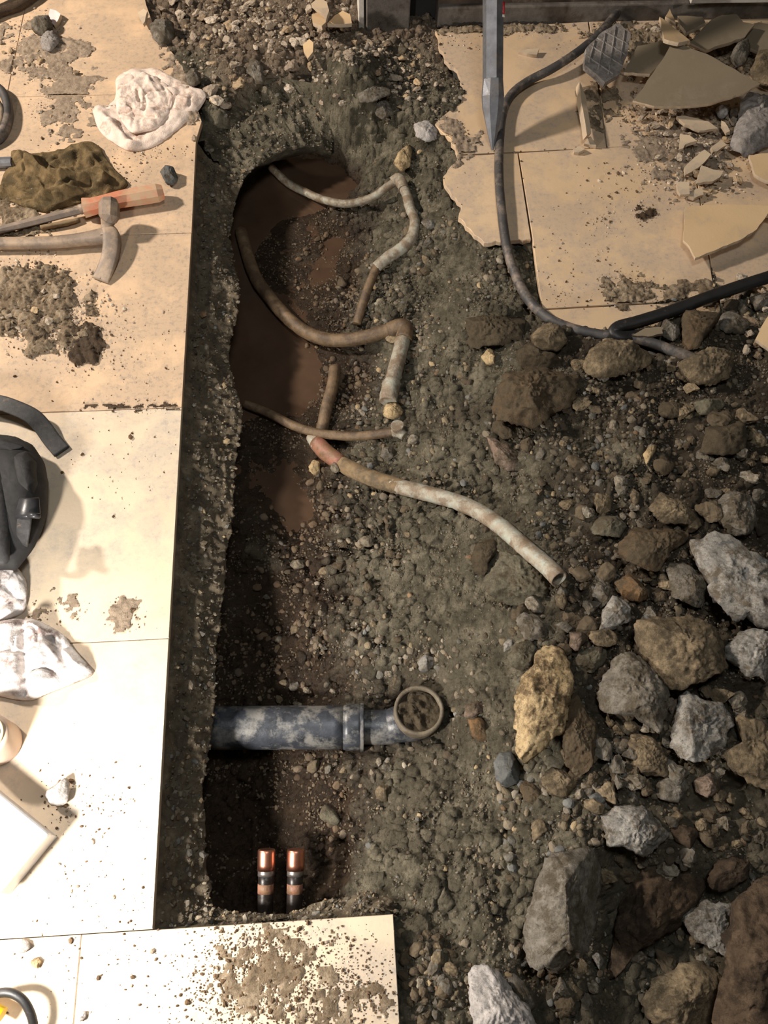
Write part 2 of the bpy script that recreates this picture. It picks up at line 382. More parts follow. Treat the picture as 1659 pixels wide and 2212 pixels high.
def sweep(name, path, wid, hei, mat, parent=None, n=14, power=2.0, jitter=0.0, seed=0, hollow_end=False, up=(0, 0, 1), smooth=True, rot=0.0):
    """sweep a superellipse section along path; wid/hei arrays are half sizes"""
    path = np.asarray(path, float); m_ = len(path)
    wid = np.broadcast_to(np.asarray(wid, float), (m_,)) if np.ndim(wid) == 0 else np.interp(np.linspace(0, 1, m_), np.linspace(0, 1, len(wid)), wid)
    hei = np.broadcast_to(np.asarray(hei, float), (m_,)) if np.ndim(hei) == 0 else np.interp(np.linspace(0, 1, m_), np.linspace(0, 1, len(hei)), hei)
    tan = np.gradient(path, axis=0); tan /= np.linalg.norm(tan, axis=1)[:, None] + 1e-12
    th = np.linspace(0, 2 * np.pi, n, endpoint=False) + rot
    cs = np.sign(np.cos(th)) * np.abs(np.cos(th)) ** (2 / power); sn = np.sign(np.sin(th)) * np.abs(np.sin(th)) ** (2 / power)
    V = []; rng = np.random.RandomState(seed)
    U = np.asarray(up, float)
    s_prev = None
    for i in range(m_):
        s = np.cross(tan[i], U)
        if np.linalg.norm(s) < 0.15 and s_prev is not None: s = s_prev - tan[i] * s_prev.dot(tan[i])
        s /= np.linalg.norm(s) + 1e-12; s_prev = s
        w = np.cross(s, tan[i])
        j = 1 + (jitter * (rng.rand(n) - 0.5) if jitter else 0)
        V.append(path[i] + (cs * wid[i] * j)[:, None] * s + (sn * hei[i] * j)[:, None] * w)
    V = np.concatenate(V); Fq = []
    for i in range(m_ - 1):
        for k in range(n):
            Fq.append((i * n + k, i * n + (k + 1) % n, (i + 1) * n + (k + 1) % n, (i + 1) * n + k))
    faces = Fq + [tuple(range(n))[::-1]]
    V = list(V)
    if hollow_end:
        e = (m_ - 1) * n; b0 = len(V)
        for k in range(n): V.append(path[-1] + (V[e + k] - path[-1]) * 0.80)
        for k in range(n): V.append(path[-1] - tan[-1] * 0.05 + (V[e + k] - path[-1]) * 0.78)
        for k in range(n):
            k2 = (k + 1) % n
            faces.append((e + k, e + k2, b0 + k2, b0 + k)); faces.append((b0 + k, b0 + k2, b0 + n + k2, b0 + n + k))
        faces.append(tuple(b0 + n + k for k in range(n)))
    else:
        faces.append(tuple((m_ - 1) * n + k for k in range(n)))
    c = path.mean(axis=0)
    if parent is None:
        me = mesh_poly(name, np.array(V) - c, faces, smooth); o = link(name, me, mat, None, c)
    else:
        me = mesh_poly(name, np.array(V) - np.array(parent.location), faces, smooth); o = link(name, me, mat, parent)
    if smooth:
        for f in me.polygons:
            if len(f.vertices) > 4: f.use_smooth = False
    return o
def zm_(z):              # the trench is shallow: compress the noted depths
    return z if z > -0.05 else -0.05 + (z + 0.05) * 0.565
def PD(u, v, z): return P(u, v, zm_(z))
def PX(pts):            # list of (u,v,z) -> world points
    return np.array([PD(*q) for q in pts])

# ------------------------------------------------------------------ terrain heights
CP = """500 30 0;700 50 0;900 110 -.006;560 150 -.008;850 170 -.01;455 210 -.004;470 250 -.02;560 160 -.015;620 155 -.02;680 165 -.03;705 225 -.04;740 250 -.04;560 385 -.3
800 265 -.05;900 250 -.012;945 300 -.012;920 350 -.03;965 420 -.035;985 480 -.02;640 345 -.295;700 345 -.29;740 362 -.285;740 320 -.2;800 330 -.16;830 300 -.1
860 380 -.12;780 400 -.24;700 450 -.293;600 450 -.31;530 470 -.33;740 520 -.283;820 480 -.2;885 440 -.12;930 450 -.06;610 520 -.262;600 575 -.262;650 560 -.266;700 600 -.283
780 620 -.21;860 560 -.14;920 520 -.09;960 540 -.06;560 680 -.30;600 760 -.292;660 790 -.287;650 640 -.277;750 660 -.24;850 660 -.16;930 640 -.105;960 640 -.07
760 800 -.25;700 850 -.277;850 800 -.18;910 780 -.12;965 760 -.075;780 900 -.23;870 900 -.15;940 900 -.10;975 900 -.07;560 830 -.29;620 880 -.287;600 945 -.27;660 960 -.273
640 1050 -.29;600 1100 -.287;685 1120 -.277;620 1180 -.274;760 1000 -.22;840 1000 -.17;920 1000 -.11;760 1100 -.23;850 1120 -.18;950 1150 -.10
540 1192 -.25;450 1192 -.25;610 1196 -.258;380 1192 -.25;530 1310 -.33;680 1250 -.25;800 1250 -.20;920 1250 -.12;1000 1250 -.07;530 1400 -.34;680 1400 -.25;800 1400 -.2;900 1400 -.15;1000 1400 -.08;1080 1400 -.03
490 1570 -.36;700 1570 -.27;850 1570 -.25;905 1535 -.24;960 1600 -.17;1000 1600 -.1;960 1480 -.14;530 1680 -.36;700 1680 -.26;800 1680 -.22;900 1680 -.15;1000 1700 -.08;1080 1700 -.04
500 1800 -.38;620 1780 -.31;700 1800 -.30;780 1800 -.24;850 1820 -.15;950 1820 -.08;1050 1850 -.03;600 1870 -.34;720 1880 -.33;780 1880 -.2;480 1900 -.34;860 1900 -.085;870 1955 -.06;620 1990 -.3;740 1990 -.22
900 2010 -.028;1000 2050 -.018;900 2150 -.014;1100 1950 -.015;980 2200 -.014;990 700 -.035;1050 560 -.018;1000 620 -.04;1100 600 -.016;1130 650 -.014
1050 750 -.02;1100 830 0;1010 900 -.05;1150 960 0;1250 700 .008;1300 850 .03;1400 950 .045;1550 900 .05;1640 900 .05;1450 800 .03;1600 720 .03;1640 650 .015;1500 660 .012
1200 1100 .015;1350 1050 .045;1500 1100 .055;1640 1050 .055;1100 1150 -.02;1050 1050 -.05;1040 1250 -.04;1150 1250 0;1300 1250 .02;1450 1250 .035;1600 1300 .035;1150 1500 -.006;1300 1500 .015;1450 1500 .025;1600 1500 .03
1100 1600 -.03;1300 1650 .01;1450 1700 .015;1600 1700 .015;1150 1800 -.012;1300 1850 0;1500 1850 -.01;1640 1850 0;1100 2000 -.02;1200 2120 -.025;1440 2060 -.085;1335 1930 -.05;1545 1940 -.05;1380 2150 -.06;1600 2050 -.02;1500 2200 -.02;1640 2200 -.02;1100 2200 -.03
380 1000 -.30;380 600 -.30;380 1400 -.30;380 1800 -.32;420 400 -.30;330 200 -.02;330 30 -.01;400 100 -.006;1300 400 -.03;1500 300 -.03;1300 150 -.03;1600 150 -.03;1100 300 -.03;1050 130 -.03;1400 560 -.02;1230 560 -.025
1800 300 -.03;1800 800 .04;1800 1300 .03;1800 1900 0;1800 2350 -.02;1300 2400 -.03;900 2400 -.03;1300 -150 -.03;700 -150 0;400 -150 0;500 2300 -.3"""
cps = np.array([PD(*[float(t) for t in q.split()]) for q in CP.replace('\n', ';').split(';')])
def tps(r2): return np.where(r2 > 0, r2 * np.log(np.maximum(r2, 1e-12)), 0)
n_ = len(cps); D2 = ((cps[:, None, :2] - cps[None, :, :2]) ** 2).sum(-1)
A = np.zeros((n_ + 3, n_ + 3)); A[:n_, :n_] = tps(D2) + np.eye(n_) * 2e-4
A[:n_, n_] = 1; A[:n_, n_ + 1:] = cps[:, :2]; A[n_:, :n_] = A[:n_, n_:].T
sol = np.linalg.solve(A, np.concatenate([cps[:, 2], np.zeros(3)]))
X0, X1, Y0, Y1, ST = -0.52, 1.16, -0.16, 2.36, 0.003
gx = np.arange(X0, X1, ST); gy = np.arange(Y0, Y1, ST)
cx = np.linspace(X0, X1, 210); cy = np.linspace(Y0, Y1, 310)
CX, CY = np.meshgrid(cx, cy, indexing='ij'); Q = np.stack([CX.ravel(), CY.ravel()], 1)
HC = sol[n_] + Q @ sol[n_ + 1:]
HC = HC + tps(((Q[:, None] - cps[None, :, :2]) ** 2).sum(-1)) @ sol[:n_]
HC = np.clip(HC.reshape(CX.shape), -0.24, 0.09)
def bil(x, y, G, x0, y0, sx, sy):
    fx = np.clip((x - x0) / sx, 0, G.shape[0] - 1.001); fy = np.clip((y - y0) / sy, 0, G.shape[1] - 1.001)
    i = fx.astype(int); j = fy.astype(int); a = fx - i; b = fy - j
    return (G[i, j] * (1 - a) + G[i + 1, j] * a) * (1 - b) + (G[i, j + 1] * (1 - a) + G[i + 1, j + 1] * a) * b
GX, GY = np.meshgrid(gx, gy, indexing='ij')
HG = bil(GX, GY, HC, X0, Y0, cx[1] - cx[0], cy[1] - cy[0])
rough_amt = np.clip(0.55 + 1.6 * fbm2(GX, GY, 6, 2, 11), 0.2, 1.3)
low = np.maximum(np.clip((HG + 0.182) / 0.02, 0.15, 1), .75 * np.clip((.62 - GY) / .08, 0, 1))
HG = HG + low * (0.024 * fbm2(GX, GY, 14, 3, 1) + rough_amt * (0.022 * np.abs(fbm2(GX, GY, 42, 3, 2)) - 0.004 + 0.009 * fbm2(GX, GY, 120, 2, 3)))
HG = HG + low * (0.0065 * cells(GX, GY, 62, 1) * np.clip(.5 + 2.2 * fbm2(GX, GY, 9, 2, 51), 0, 1.3) + 0.0042 * cells(GX, GY, 125, 2) * np.clip(.7 + 1.6 * fbm2(GX, GY, 12, 2, 52), .1, 1.2))
HG = HG - low * 0.0085
pp = proj(np.stack([GX.ravel(), GY.ravel(), HG.ravel()], 1)); PU = pp[:, 0].reshape(HG.shape); PV = pp[:, 1].reshape(HG.shape)
HEAPMASK = np.clip((PU - 1010 + 500 * fbm2(GX, GY, 5, 3, 21)) / 160, 0, 1) * np.clip((PV - 660) / 80, 0, 1) * np.clip((1750 - PV) / 300, 0.35, 1)

# ------------------------------------------------------------------ floor: tiles and slab
EDGE = [(425, 305), (330, 2008)]
xe = float(np.mean([P(425, 305)[0], P(330, 2008)[0]]))
yb = P(330, 2008)[1]; xr = P(850, 1985)[0]
T = 0.457; G_ = 0.0013
seam = P(390, 880)[1]
rows = [yb, (yb + seam) / 2 - 0.012, seam, seam + T, seam + 2 * T, seam + 3 * T]
TILES = []      # (name polygon in world, material)
def rect(x0, x1, y0, y1): return [(x0, y0), (x1, y0), (x1, y1), (x0, y1)]
xl = xe - 0.46
for i in range(5):
    y0, y1 = rows[i] + G_ / 2, rows[i + 1] - G_ / 2
    ytop = P(425, 305)[1]
    mt = 'tile_pale' if i < 2 else 'tile_dusty'
    if y0 > ytop or y1 > ytop:
        # broken right-hand end along the rubble
        br = [tuple(P(*q)[:2]) for q in [(424, 303), (436, 262), (420, 215), (400, 150), (362, 100), (330, 50), (316, 10), (300, -60), (290, -140)]]
        pts = [(xl, y0)]
        if y0 < ytop: pts.append((xe, y0))
        else: pts.append((np.interp(y0, [b_[1] for b_ in br], [b_[0] for b_ in br]), y0))
        pts += [b_ for b_ in br if y0 < b_[1] < y1]
        pts.append((np.interp(y1, [b_[1] for b_ in br], [b_[0] for b_ in br]), y1)); pts.append((xl, y1))
        TILES.append((pts, mt))
    else:
        TILES.append((rect(xl, xe, y0, y1), mt))
    TILES.append((rect(xl - 0.46, xl - G_, y0, y1), mt))
TILES.append((rect(xr - T + G_ / 2, xr, yb - T, yb - G_ / 2), 'tile_pale'))
TILES.append((rect(xr - 2 * T, xr - T - G_ / 2, yb - T, yb - G_ / 2), 'tile_pale'))
TILES.append((rect(xr - 3 * T, xr - 2 * T - G_ / 2, yb - T, yb - G_ / 2), 'tile_pale'))
def pwj(L, i0, i1, seed):
    """broken outline: the edges from point i0 to i1 wander"""
    r_ = np.random.RandomState(seed); out = []
    for i in range(len(L)):
        a = np.array(L[i], float); b_ = np.array(L[(i + 1) % len(L)], float); out.append(tuple(a))
        if i0 <= i < i1:
            Ln = np.linalg.norm(b_ - a); k = max(1, int(Ln / 8)); nr_ = np.array([-(b_ - a)[1], (b_ - a)[0]]) / Ln
            for j in range(1, k): out.append(tuple(a + (b_ - a) * j / k + nr_ * (r_.rand() - .5) * 7))
    return [tuple(P(*q)[:2]) for q in out]
pw = lambda L: [tuple(P(*q)[:2]) for q in L]
TILES.append((pwj([(940, 66), (1110, 56), (1270, 47), (1310, 318), (1118, 327), (988, 333), (975, 300), (940, 268), (962, 247), (980, 232), (997, 214), (1000, 185), (988, 150), (966, 133), (950, 105)], 5, 15, 1), 'tile'))
TILES.append((pw([(1273, 47), (1450, 38), (1655, 26), (1850, 15), (1880, 285), (1660, 299), (1313, 318)]), 'tile'))
TILES.append((pwj([(990, 337), (1118, 330), (1147, 516), (1090, 519), (1046, 524), (1020, 500), (990, 470), (996, 440), (966, 405), (958, 380), (985, 350)], 2, 11, 2), 'tile'))
TILES.append((pw([(1121, 330), (1490, 308), (1546, 646), (1340, 657), (1172, 667), (1160, 590), (1151, 517)]), 'tile'))
TILES.append((pw([(1493, 308), (1890, 288), (1950, 625), (1549, 646)]), 'tile'))
TILES.append((pw([(1173, 670), (1345, 660), (1549, 649), (1560, 690), (1350, 712), (1260, 722), (1195, 712)]), 'tile'))

TM = np.zeros_like(HG, bool)
for poly, _ in TILES: TM |= inpoly(GX, GY, poly)
HG = np.where(TM, np.minimum(HG, -0.022), HG)
def S(x, y):
    h = bil(np.asarray(x, float), np.asarray(y, float), HG, X0, Y0, ST, ST)
    i = np.clip(((np.asarray(x) - X0) / ST).round().astype(int), 0, HG.shape[0] - 1)
    j = np.clip(((np.asarray(y) - Y0) / ST).round().astype(int), 0, HG.shape[1] - 1)
    out = (np.asarray(x) < X0) | (np.asarray(y) < Y0)
    return np.where(TM[i, j] | out, 0.0, h)
def surf(u, v):
    z = 0.0
    for _ in range(14):
        p = P(u, v, z); z = 0.5 * z + 0.5 * float(S(p[0:1], p[1:2])[0])
    return P(u, v, z)

# concrete slab under the left tiles: broken sloping edge, then an undercut
strip = [  # tile-edge pixel, ragged-edge pixel, ragged depth
    (424, 305, 518, 398, -.11), (421, 360, 505, 452, -.11), (418, 420, 496, 505, -.11), (415, 480, 505, 560, -.105), (411, 550, 512, 620, -.10),
    (408, 620, 506, 690, -.10), (403, 700, 490, 760, -.10), (398, 780, 500, 830, -.10), (392, 860, 522, 890, -.10), (387, 940, 512, 960, -.10), (383, 1020, 502, 1040, -.10), (378, 1110, 498, 1130, -.10),
    (373, 1200, 488, 1220, -.10), (368, 1300, 476, 1320, -.10), (363, 1400, 464, 1410, -.10), (357, 1500, 462, 1510, -.10), (352, 1590, 452, 1600, -.10), (347, 1680, 432, 1690, -.10), (341, 1790, 440, 1790, -.10), (334, 1900, 446, 1895, -.10), (330, 2006, 448, 1962, -.10), (320, 2030, 460, 1990, -.10)]
EDGEPTS = []
def broken_edge(name, rows_, seed, under, parent=None, mat='slab', amp=0.012, zpow=0.75, za=-0.012):
    s = np.array(rows_, float); m_ = len(s)
    a = np.array([P(q[0], q[1], za) for q in s]); b_ = np.array([PD(q[2], q[3], q[4]) for q in s])
    ln = np.concatenate([[0], np.cumsum(np.linalg.norm(np.diff(a, axis=0), axis=1))])
    k = int(ln[-1] / 0.0035); t = np.linspace(0, ln[-1], k)
    A_ = np.stack([np.interp(t, ln, a[:, i]) for i in range(3)], 1); B_ = np.stack([np.interp(t, ln, b_[:, i]) for i in range(3)], 1)
    C_ = B_ + np.array([under[0], under[1], -0.06]) ; D_ = C_ + np.array([under[0] * 1.0, under[1] * 1.0, -0.09])
    rowsV = []
    nt_ = 34
    w = 0.35 + 0.65 * np.clip(0.5 + 1.8 * fbm2(t, t * 0 + seed, 9, 3, seed), 0, 1)
    for i in range(nt_ + 1):
        f = i / nt_
        z = f ** zpow
        p = A_ * (1 - f) + B_ * f
        p[:, 2] = A_[:, 2] * (1 - z) + B_[:, 2] * z
        p[:, 2] -= 0.03 * np.sin(min(1, f * 2.2) * np.pi) * (1 - w) * (f < 0.5)
        rowsV.append(p)
    for i in range(1, 9): rowsV.append(B_ * (1 - i / 8) + C_ * (i / 8))
    for i in range(1, 6): rowsV.append(C_ * (1 - i / 5) + D_ * (i / 5))
    V = np.array(rowsV); nr = len(rowsV)
    fl = V.reshape(-1, 3)
    d = 1.2 * amp * vn3(fl * 22 + seed) + 1.1 * amp * np.abs(vn3(fl * 55 + seed)) + 0.6 * amp * vn3(fl * 130) + 0.35 * amp * cells(fl[:, 0] + fl[:, 2], fl[:, 1], 75, seed)
    fade = np.repeat(np.clip(np.arange(nr) / 3, 0.0, 1), k)
    fl = fl + np.stack([0.7 * d * fade, 0.25 * vn3(fl * 60 + 9) * amp * fade, d * fade * 0.9 - 0.002], 1)
    fl[:k] = A_
    EDGEPTS.append(fl[3 * k:(nt_ + 1) * k])
    I = np.arange(nr * k).reshape(nr, k)
    q = np.stack([I[:-1, :-1].ravel(), I[1:, :-1].ravel(), I[1:, 1:].ravel(), I[:-1, 1:].ravel()], 1)
    return link(name, mesh_tris(name, fl, q, True), mat, parent)
floor = broken_edge('floor', strip, 3, (-0.05, 0.0), None)
tag(floor, 'broken concrete slab edge under the tan tiles, saw cut for the trench', kind='structure')
bstrip = [(322, 2012, 430, 1940, -.10), (380, 2008, 448, 1950, -.10), (430, 2005, 470, 1962, -.10), (500, 2002, 520, 1972, -.10), (560, 1999, 570, 1976, -.09), (610, 1997, 618, 1975, -.09), (650, 1994, 645, 1962, -.085), (700, 1992, 690, 1945, -.08), (740, 1990, 735, 1938, -.075), (780, 1988, 785, 1925, -.06), (815, 1986, 822, 1935, -.06), (846, 1984, 850, 1955, -.065)]
tag(broken_edge('slab_edge', bstrip, 8, (0.0, -0.05), floor, amp=0.016))
for poly, mt in TILES:
    n = len(poly); zt = 0.0; zb = -0.012
    c = np.mean(np.array(poly), axis=0)
    V = [(x - 0, y - 0, zb) for x, y in poly]
    bev = 0.0012
    ins = [(c[0] + (x - c[0]) * (1 - bev / max(0.05, math.hypot(x - c[0], y - c[1]))), c[1] + (y - c[1]) * (1 - bev / max(0.05, math.hypot(x - c[0], y - c[1])))) for x, y in poly]
    V += [(x, y, zt - bev) for x, y in poly] + [(x, y, zt) for x, y in ins]
    fc = [tuple(range(n))[::-1], tuple(range(2 * n, 3 * n))]
    for i in range(n):
        j = (i + 1) % n
        fc += [(i, j, n + j, n + i), (n + i, n + j, 2 * n + j, 2 * n + i)]
    link('tile', mesh_poly('tile', V, fc), mt, floor)
# grout / screed bed under the tiles so the joints are closed
def bed(name, poly, z0, z1, mat):
    n = len(poly); V = [(x, y, z0) for x, y in poly] + [(x, y, z1) for x, y in poly]
    fc = [tuple(range(n))[::-1], tuple(range(n, 2 * n))] + [(i, (i + 1) % n, n + (i + 1) % n, n + i) for i in range(n)]
    return link(name, mesh_poly(name, V, fc), mat, floor)
bed('screed', rect(xl - 0.46, xe - 0.004, yb + 0.001, P(425, 300)[1]), -0.10, -0.0016, 'dustpile')
bed('screed', rect(xl - 0.46, P(330, 30)[0] - 0.03, P(425, 300)[1], rows[5]), -0.10, -0.0016, 'dustpile')
bed('screed', rect(xr - 3 * T, xr - 0.004, yb - T, yb - 0.003), -0.10, -0.0016, 'dustpile')
bed('screed', pw([(1135, 330), (1900, 288), (1950, 620), (1180, 664), (1160, 530)]), -0.02, -0.003, 'dustpile')
bed('screed', pw([(1010, 75), (1860, 25), (1890, 290), (1010, 325)]), -0.02, -0.003, 'dustpile')

lip = [(424, 305, 516, 400, -.10), (428, 275, 534, 376, -.10), (445, 238, 560, 352, -.10), (490, 200, 598, 330, -.10), (545, 176, 636, 316, -.105), (610, 168, 668, 312, -.12), (668, 178, 696, 318, -.16), (706, 200, 716, 335, -.22)]
# ground mesh
pp = proj(np.stack([GX.ravel(), GY.ravel(), HG.ravel()], 1)).reshape(*HG.shape, 2)
vis = (pp[..., 0] > -60) & (pp[..., 0] < 1900) & (pp[..., 1] > -200) & (pp[..., 1] < 2420)
er = TM.copy()
for s_ in range(6):
    e2 = er.copy(); e2[1:] &= er[:-1]; e2[:-1] &= er[1:]; e2[:, 1:] &= er[:, :-1]; e2[:, :-1] &= er[:, 1:]; er = e2
keepv = vis & ~er
kf = keepv[:-1, :-1] & keepv[1:, :-1] & keepv[1:, 1:] & keepv[:-1, 1:]
I = np.arange(HG.size).reshape(HG.shape)
q = np.stack([I[:-1, :-1][kf], I[1:, :-1][kf], I[1:, 1:][kf], I[:-1, 1:][kf]], 1)
used = np.unique(q); remap = np.zeros(HG.size, int); remap[used] = np.arange(len(used))
VV = np.stack([GX.ravel(), GY.ravel(), HG.ravel()], 1)[used]
NX, NY = np.gradient(HG, ST); nn = np.stack([-NX.ravel(), -NY.ravel(), np.ones(HG.size)], 1)[used]
nn /= np.linalg.norm(nn, axis=1)[:, None]
steep = np.clip((1 - nn[:, 2]) * 2.2, 0, 1)
VV = VV + nn * (steep * (0.020 * vn3(VV * 34) + 0.014 * np.abs(vn3(VV * 85)) + 0.006 * vn3(VV * 190)))[:, None]
me = mesh_tris('ground', VV, remap[q], True)
at = me.attributes.new('heap', 'FLOAT', 'POINT'); at.data.foreach_set('value', HEAPMASK.ravel()[used].astype(np.float32))
dusty = np.clip((GY - 1.88 + .35 * fbm2(GX, GY, 5, 3, 77)) / .16, 0, 1) * np.clip((HG + .07) / .05, 0, 1)
at = me.attributes.new('dusty', 'FLOAT', 'POINT'); at.data.foreach_set('value', dusty.ravel()[used].astype(np.float32))
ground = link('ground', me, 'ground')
broken_edge('overhanging_lip', lip, 12, (-0.02, 0.05), ground, 'ground', 0.013, 1.0, -0.03)
tag(ground, 'dug brown soil of the open trench and spoil heap', kind='structure')

# the room goes on around the dig
bed('outer_floor', rect(-3.0, xl - 0.46 + .002, -1.5, 3.4), -0.06, -0.002, 'tile_dusty')
bed('outer_floor', rect(xl - 0.46, 0.35, 2.345, 3.4), -0.06, -0.006, 'tile_dusty')
bed('outer_floor', rect(xl - 0.46, xr, -1.5, yb - T - .002), -0.06, -0.002, 'tile_pale')
bed('outer_soil', rect(0.62, 2.6, -1.5, 2.1), -0.12, -0.07, 'spill')
bed('outer_soil', rect(xr + .02, 0.62, -1.5, -.17), -0.12, -0.05, 'spill')
# puddles of muddy water
def puddle(poly, label, z=-0.1815):
    pts = np.array([P(u, v, z) for u, v in poly]); c = pts.mean(0)
    n = len(pts); V = list(pts - c) + [p_ - c - np.array([0, 0, 0.03]) for p_ in pts]
    fc = [tuple(range(n)), tuple(range(n, 2 * n))[::-1]] + [(i, n + i, n + (i + 1) % n, (i + 1) % n) for i in range(n)]
    o = link('muddy_puddle', mesh_poly('muddy_puddle', V, fc), 'water', None, c)
    tag(o, label, 'puddle', None, 'stuff')
puddle([(480, 300), (700, 270), (830, 340), (830, 520), (800, 578), (460, 578)], 'muddy brown puddle at the rounded head of the trench')
puddle([(440, 578), (800, 578), (800, 800), (740, 928), (440, 928)], 'long muddy puddle under the bent brown pipe')
puddle([(440, 928), (760, 928), (760, 1200), (440, 1200)], 'small muddy puddle beyond the thin pipe with a nub')

# wall sill at the far side
wy = P(900, 57)[1]
xw0 = P(790, 50)[0]
def box(name, x0, x1, y0, y1, z0, z1, mat, parent=None, bev=0.0, seed=0):
    V = [(x0, y0, z0), (x1, y0, z0), (x1, y1, z0), (x0, y1, z0), (x0, y0, z1), (x1, y0, z1), (x1, y1, z1), (x0, y1, z1)]
    fc = [(3, 2, 1, 0), (4, 5, 6, 7), (0, 1, 5, 4), (1, 2, 6, 5), (2, 3, 7, 6), (3, 0, 4, 7)]
    c = np.array([(x0 + x1) / 2, (y0 + y1) / 2, z0])
    off = c if parent is None else np.array(parent.location)
    o = link(name, mesh_poly(name, np.array(V) - off, fc), mat, parent, c if parent is None else (0, 0, 0))
    if bev:
        b_ = o.modifiers.new('bevel', 'BEVEL'); b_.width = bev; b_.segments = 2
    return o
wb = box('wall_back', P(945, 60)[0], 1.5, wy + 0.02, wy + 0.14, -0.02, 0.9, 'wood_dark', None, 0.004)
tag(wb, 'dark timber sill of the stripped wall', kind='structure')
bb = box('baseboard_back', P(945, 60)[0], 1.5, wy + 0.006, wy + 0.03, -0.01, 0.045, 'wood_grey', None, 0.004)
tag(bb, 'weathered grey sill board at the foot of the wall', kind='structure')
st = box('trim_1', P(790, 52)[0], P(884, 52)[0], wy, wy + 0.10, -0.03, 0.9, 'wood_grey', None, 0.004)
tag(st, 'greyed timber door post', kind='structure')
st2 = box('trim_2', P(774, 48)[0], P(786, 48)[0], wy + 0.004, wy + 0.10, -0.03, 0.9, 'white_trim', None, 0.002)
tag(st2, 'white strip on the door post', kind='structure')
st3 = box('recess_shade', P(886, 56)[0], P(945, 60)[0], wy + 0.05, wy + 0.14, -0.03, 0.9, 'shade_black', None, 0.002)  # solid block, the gap's shade painted into its colour
tag(st3, 'dark block painted as the shaded recess beside the door post', kind='structure')

# ------------------------------------------------------------------ rocks
def rock_mesh(name, poly_px, zmid, thick, seed, n=56, nr=22, cuts=9, rough=0.05, top_pow=0.75, side=None):
    pts = np.array([P(u, v, zmid) for u, v in poly_px]); c = pts.mean(0)
    L = np.concatenate([pts, pts[:1]])[:, :2]; ln = np.concatenate([[0], np.cumsum(np.linalg.norm(np.diff(L, axis=0), axis=1))])
    t = np.linspace(0, ln[-1], n, endpoint=False)
    ring = np.stack([np.interp(t, ln, L[:, 0]), np.interp(t, ln, L[:, 1])], 1) - c[:2]
    ring = ring * 1.05
    size = math.sqrt(max(1e-6, 0.5 * abs(np.dot(L[:-1, 0], L[1:, 1]) - np.dot(L[1:, 0], L[:-1, 1]))))
    T_ = thick if thick > 0.004 else 0.01
    nt_ = int(nr * 0.66); nb_ = nr - nt_
    top = np.linspace(0, 1, nt_) ** 0.8; botm = np.linspace(0, 1, nb_ + 1)[:-1] ** 0.8
    prof = [(q_, -(1 - q_ ** 3.0) ** 0.6) for q_ in botm] + [(q_, (1 - q_ ** (2.2 + top_pow)) ** 0.62) for q_ in top[::-1]]
    K = np.exp(-0.5 * (np.minimum(np.arange(n), n - np.arange(n)) / (n * 0.09)) ** 2); K /= K.sum()
    sm = np.stack([np.real(np.fft.ifft(np.fft.fft(ring[:, k]) * np.fft.fft(K))) for k in (0, 1)], 1)
    V = []
    for s, zf in prof:
        g = s ** 2; V.append(np.concatenate([(ring * g + sm * (1 - g)) * s, np.full((n, 1), zf * T_ / 2)], 1))
    V = np.concatenate(V); rng = np.random.RandomState(seed)
    for k in range(cuts):
        a = rng.rand() * 2 * np.pi; zz = 0.45 + 0.55 * rng.rand()
        if k % 3 == 2: zz = -zz
        r_ = math.sqrt(max(0, 1 - zz * zz)); nv = np.array([r_ * math.cos(a), r_ * math.sin(a), zz])
        d = V @ nv; mx = d.max(); lim = mx * (0.62 + 0.32 * rng.rand())
        over = np.maximum(0, d - lim); V = V - over[:, None] * nv * 0.96
    if side:
        for nv, fr in side:
            nv = np.array(nv, float); nv /= np.linalg.norm(nv); d = V @ nv; V = V - np.maximum(0, d - d.max() * fr)[:, None] * nv * 0.97
    nv = V / (np.linalg.norm(V, axis=1)[:, None] + 1e-9)
    off = rng.rand(3) * 20
    A_ = rough * size
    d = A_ * 1.3 * vn3(V / size * 3.2 + off) + A_ * 0.9 * np.abs(vn3(V / size * 7 + off)) + A_ * 0.7 * vn3(V / size * 15 + off) + A_ * 0.5 * vn3(V / size * 31 + off)
    V = V + nv * d[:, None]
    V[:n] = V[:n].mean(axis=0); V[-n:] = V[-n:].mean(axis=0)
    I = np.arange(nr * n).reshape(nr, n); I2 = np.roll(I, -1, axis=1)
    q = np.stack([I[:-1].ravel(), I2[:-1].ravel(), I2[1:].ravel(), I[1:].ravel()], 1)
    return mesh_tris(name, V, q, True), c
def rock(name, cat, label, poly, mat, thick=0.55, lift=0.28, seed=1, group=None, rough=0.05, big=False, cuts=9, zadd=0.0, top_pow=0.75, side=None):
    cu = np.mean([p_[0] for p_ in poly]); cv = np.mean([p_[1] for p_ in poly])
    s0 = surf(cu, cv)
    pts = np.array([P(u, v, s0[2]) for u, v in poly])[:, :2]
    ar = 0.5 * abs(sum(pts[i][0] * pts[(i + 1) % len(pts)][1] - pts[(i + 1) % len(pts)][0] * pts[i][1] for i in range(len(pts))))
    T_ = thick * math.sqrt(ar); zm = s0[2] + T_ * (lift + .06) + zadd
    n, nr = (112, 46) if big else ((56, 22) if ar > 0.0012 else (30, 13))
    me, c = rock_mesh(name, poly, zm, T_, seed, n, nr, cuts, rough, top_pow, side)
    o = link(name, me, mat, None, c)
    return tag(o, label, cat, group)

